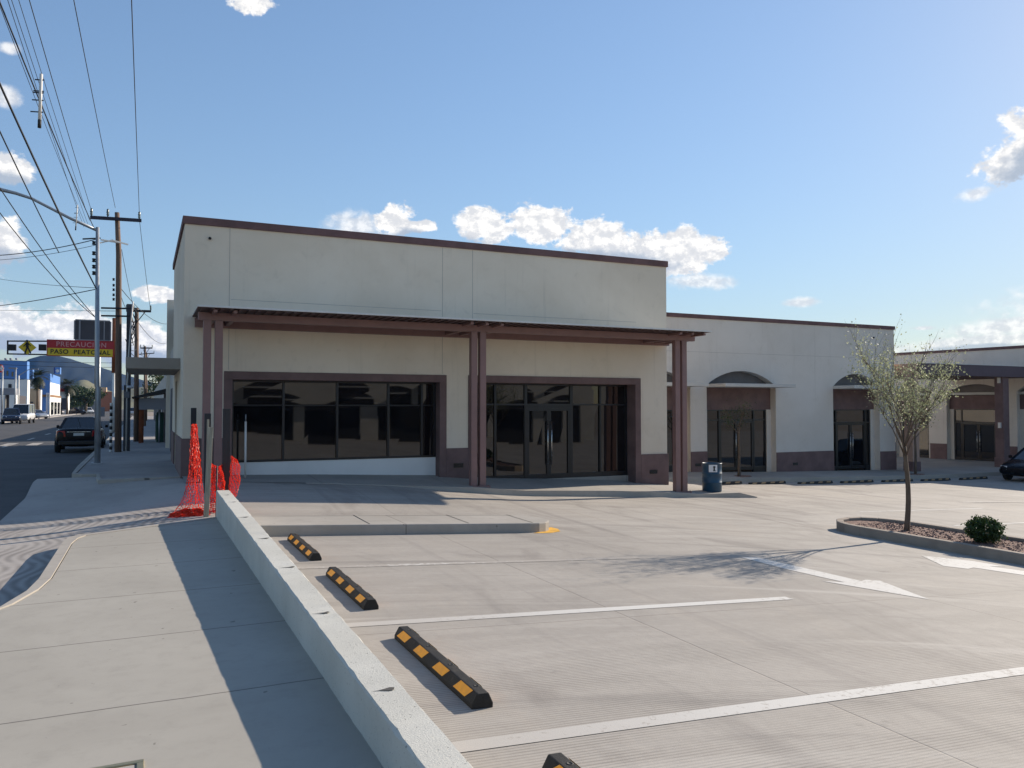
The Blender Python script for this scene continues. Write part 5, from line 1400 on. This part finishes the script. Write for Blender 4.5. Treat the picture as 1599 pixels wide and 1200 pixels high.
# shops along the near pavement, beyond the corner building
nb = thing('neighbour_shop', 'grey walled neighbouring shop row behind the corner building along the pavement', 'building', (3, 32, -1.7))
MB().box(1.02, 9, 28.1, 46, -2.4, 2.25).build('wall', stucco_side, nb)
m_ = MB()
for y in (31.0, 36.0, 41.0): m_.box(.985, 1.02, y, y + 2.6, -1.7, .7)
m_.build('shutter', recess_m, nb)
MB().box(1.3, 8.8, 28.3, 45.8, 2.25, 2.5).build('roof', roof_m, nb)
nb2 = thing('corner_shop_block', 'dim far shop block along the near pavement beyond the awning', 'building', (3, 80, -1.7))
MB().box(1.4, 12, 52, 120, -2.4, 2.2).build('wall', stucco_side, nb2)
m_ = MB()
for k in range(7): m_.box(1.36, 1.4, 54 + k * 9, 58.5 + k * 9, -1.7, .6)
m_.build('shutter', recess_m, nb2)
AY = 41
aw = thing('shop_awning', 'dark sheet awning with grey fascia on rusty orange posts over the pavement', 'awning', (.4, AY, -1.7))
a, b = at(217, 622, AY), at(262, 640, AY)
MB().box(a.x, 1.0, AY, AY + .08, b.z, a.z).build('fascia', grey_panel, aw)
m_ = MB(); m_.hexa([(a.x - .3, AY - .3, a.z + .0), (1.0, AY - .3, a.z + .25), (1.0, AY + 5, a.z + .25), (a.x - .3, AY + 5, a.z)], [(a.x - .3, AY - .3, a.z + .05), (1.0, AY - .3, a.z + .45), (1.0, AY + 5, a.z + .45), (a.x - .3, AY + 5, a.z + .05)]); m_.build('roof', dark_tile, aw)
for px, yy in ((219, AY + .2), (222.5, AY + .6)):
    q = at(px, 650, yy); MB().box(q.x - .06, q.x + .06, yy - .06, yy + .06, -1.75, b.z if yy < AY + .3 else a.z).build('post', rust_post, aw)
q = at(249, 650, AY + .3); MB().tube([(q.x, AY + .3, -1.75), (q.x, AY + .3, b.z)], .035, 8).build('post', galv, aw)
gb = thing('green_cabinet', 'dark green cabinet under the sheet awning', 'cabinet', (.85, 42, -1.7))
MB().box(.62, .95, 42, 42.9, -1.72, -.25).build('body', green_paint, gb, bevel=.02); MB().box(.585, .62, 42.1, 42.8, -1.6, -.4).build('door', green_paint, gb)

# ------------------------------------------------------------------ mountain and low hill far up the street
def ridge(name, prof, Y, depth, m, seed, rough):
    rnd = random.Random(seed); mb = MB(); xs = frange(prof[0][0], prof[-1][0], 6)
    nz = 14; rows = []
    for px in xs:
        top = at(px, interp(px, [p[0] for p in prof], [p[1] for p in prof]), Y)
        hgt = top.z + 4
        colm = []
        for k in range(nz + 1):
            f_ = k / nz; y = Y - depth * (1 - f_) + 0
            z = -4 + hgt * (f_ ** 1.25)
            wv = rough * hgt * f_ * (1 - f_) * (math.sin(px * .11 + k * .7) + .6 * math.sin(px * .29 - k * 1.3)) * .22
            colm.append((top.x * (y / Y), y, z + wv + rnd.uniform(-.006, .006) * hgt * (1 if 0 < k < nz else .4)))
        colm.append((top.x * 1.02, Y + depth, -4))
        rows.append(colm)
    n = nz + 2
    vs = [p for r_ in rows for p in r_]
    fs = [(i * n + k, (i + 1) * n + k, (i + 1) * n + k + 1, i * n + k + 1) for i in range(len(rows) - 1) for k in range(n - 1)]
    mb.add(vs, fs, True); return structure(name, mb, m)
ridge('mountain', [(-400, 612), (-150, 600), (-20, 585), (30, 572), (45, 561), (62, 556), (85, 555), (108, 560), (130, 567), (160, 575), (190, 584), (230, 596), (290, 606), (420, 618), (700, 628)], 2600, 700, hill_m, 1, .5)
ridge('low_hill', [(96, 640), (108, 606), (122, 594), (135, 593), (146, 600), (175, 612), (215, 606), (262, 596), (300, 590), (340, 640)], 900, 160, low_hill_m, 2, .3)
HZ = 0.19 / 3000
hz = MB(0).box(-2500, 1500, -120, 3700, -5.5, 230)
hv = bpy.data.materials.new('air_haze'); hv.use_nodes = True; ht = NT(hv.node_tree); ht.n.clear()
pv = ht.add('ShaderNodeVolumePrincipled'); pv.inputs['Color'].default_value = (.14, .40, 1.0, 1); pv.inputs['Density'].default_value = HZ; pv.inputs['Anisotropy'].default_value = 0.0
ho = ht.add('ShaderNodeOutputMaterial'); ht.l.new(pv.outputs[0], ho.inputs['Volume'])
USE_HAZE = True
if USE_HAZE:
    o = hz.build('haze', hv); o['kind'] = 'stuff'
bpy.data.objects.remove(wing)
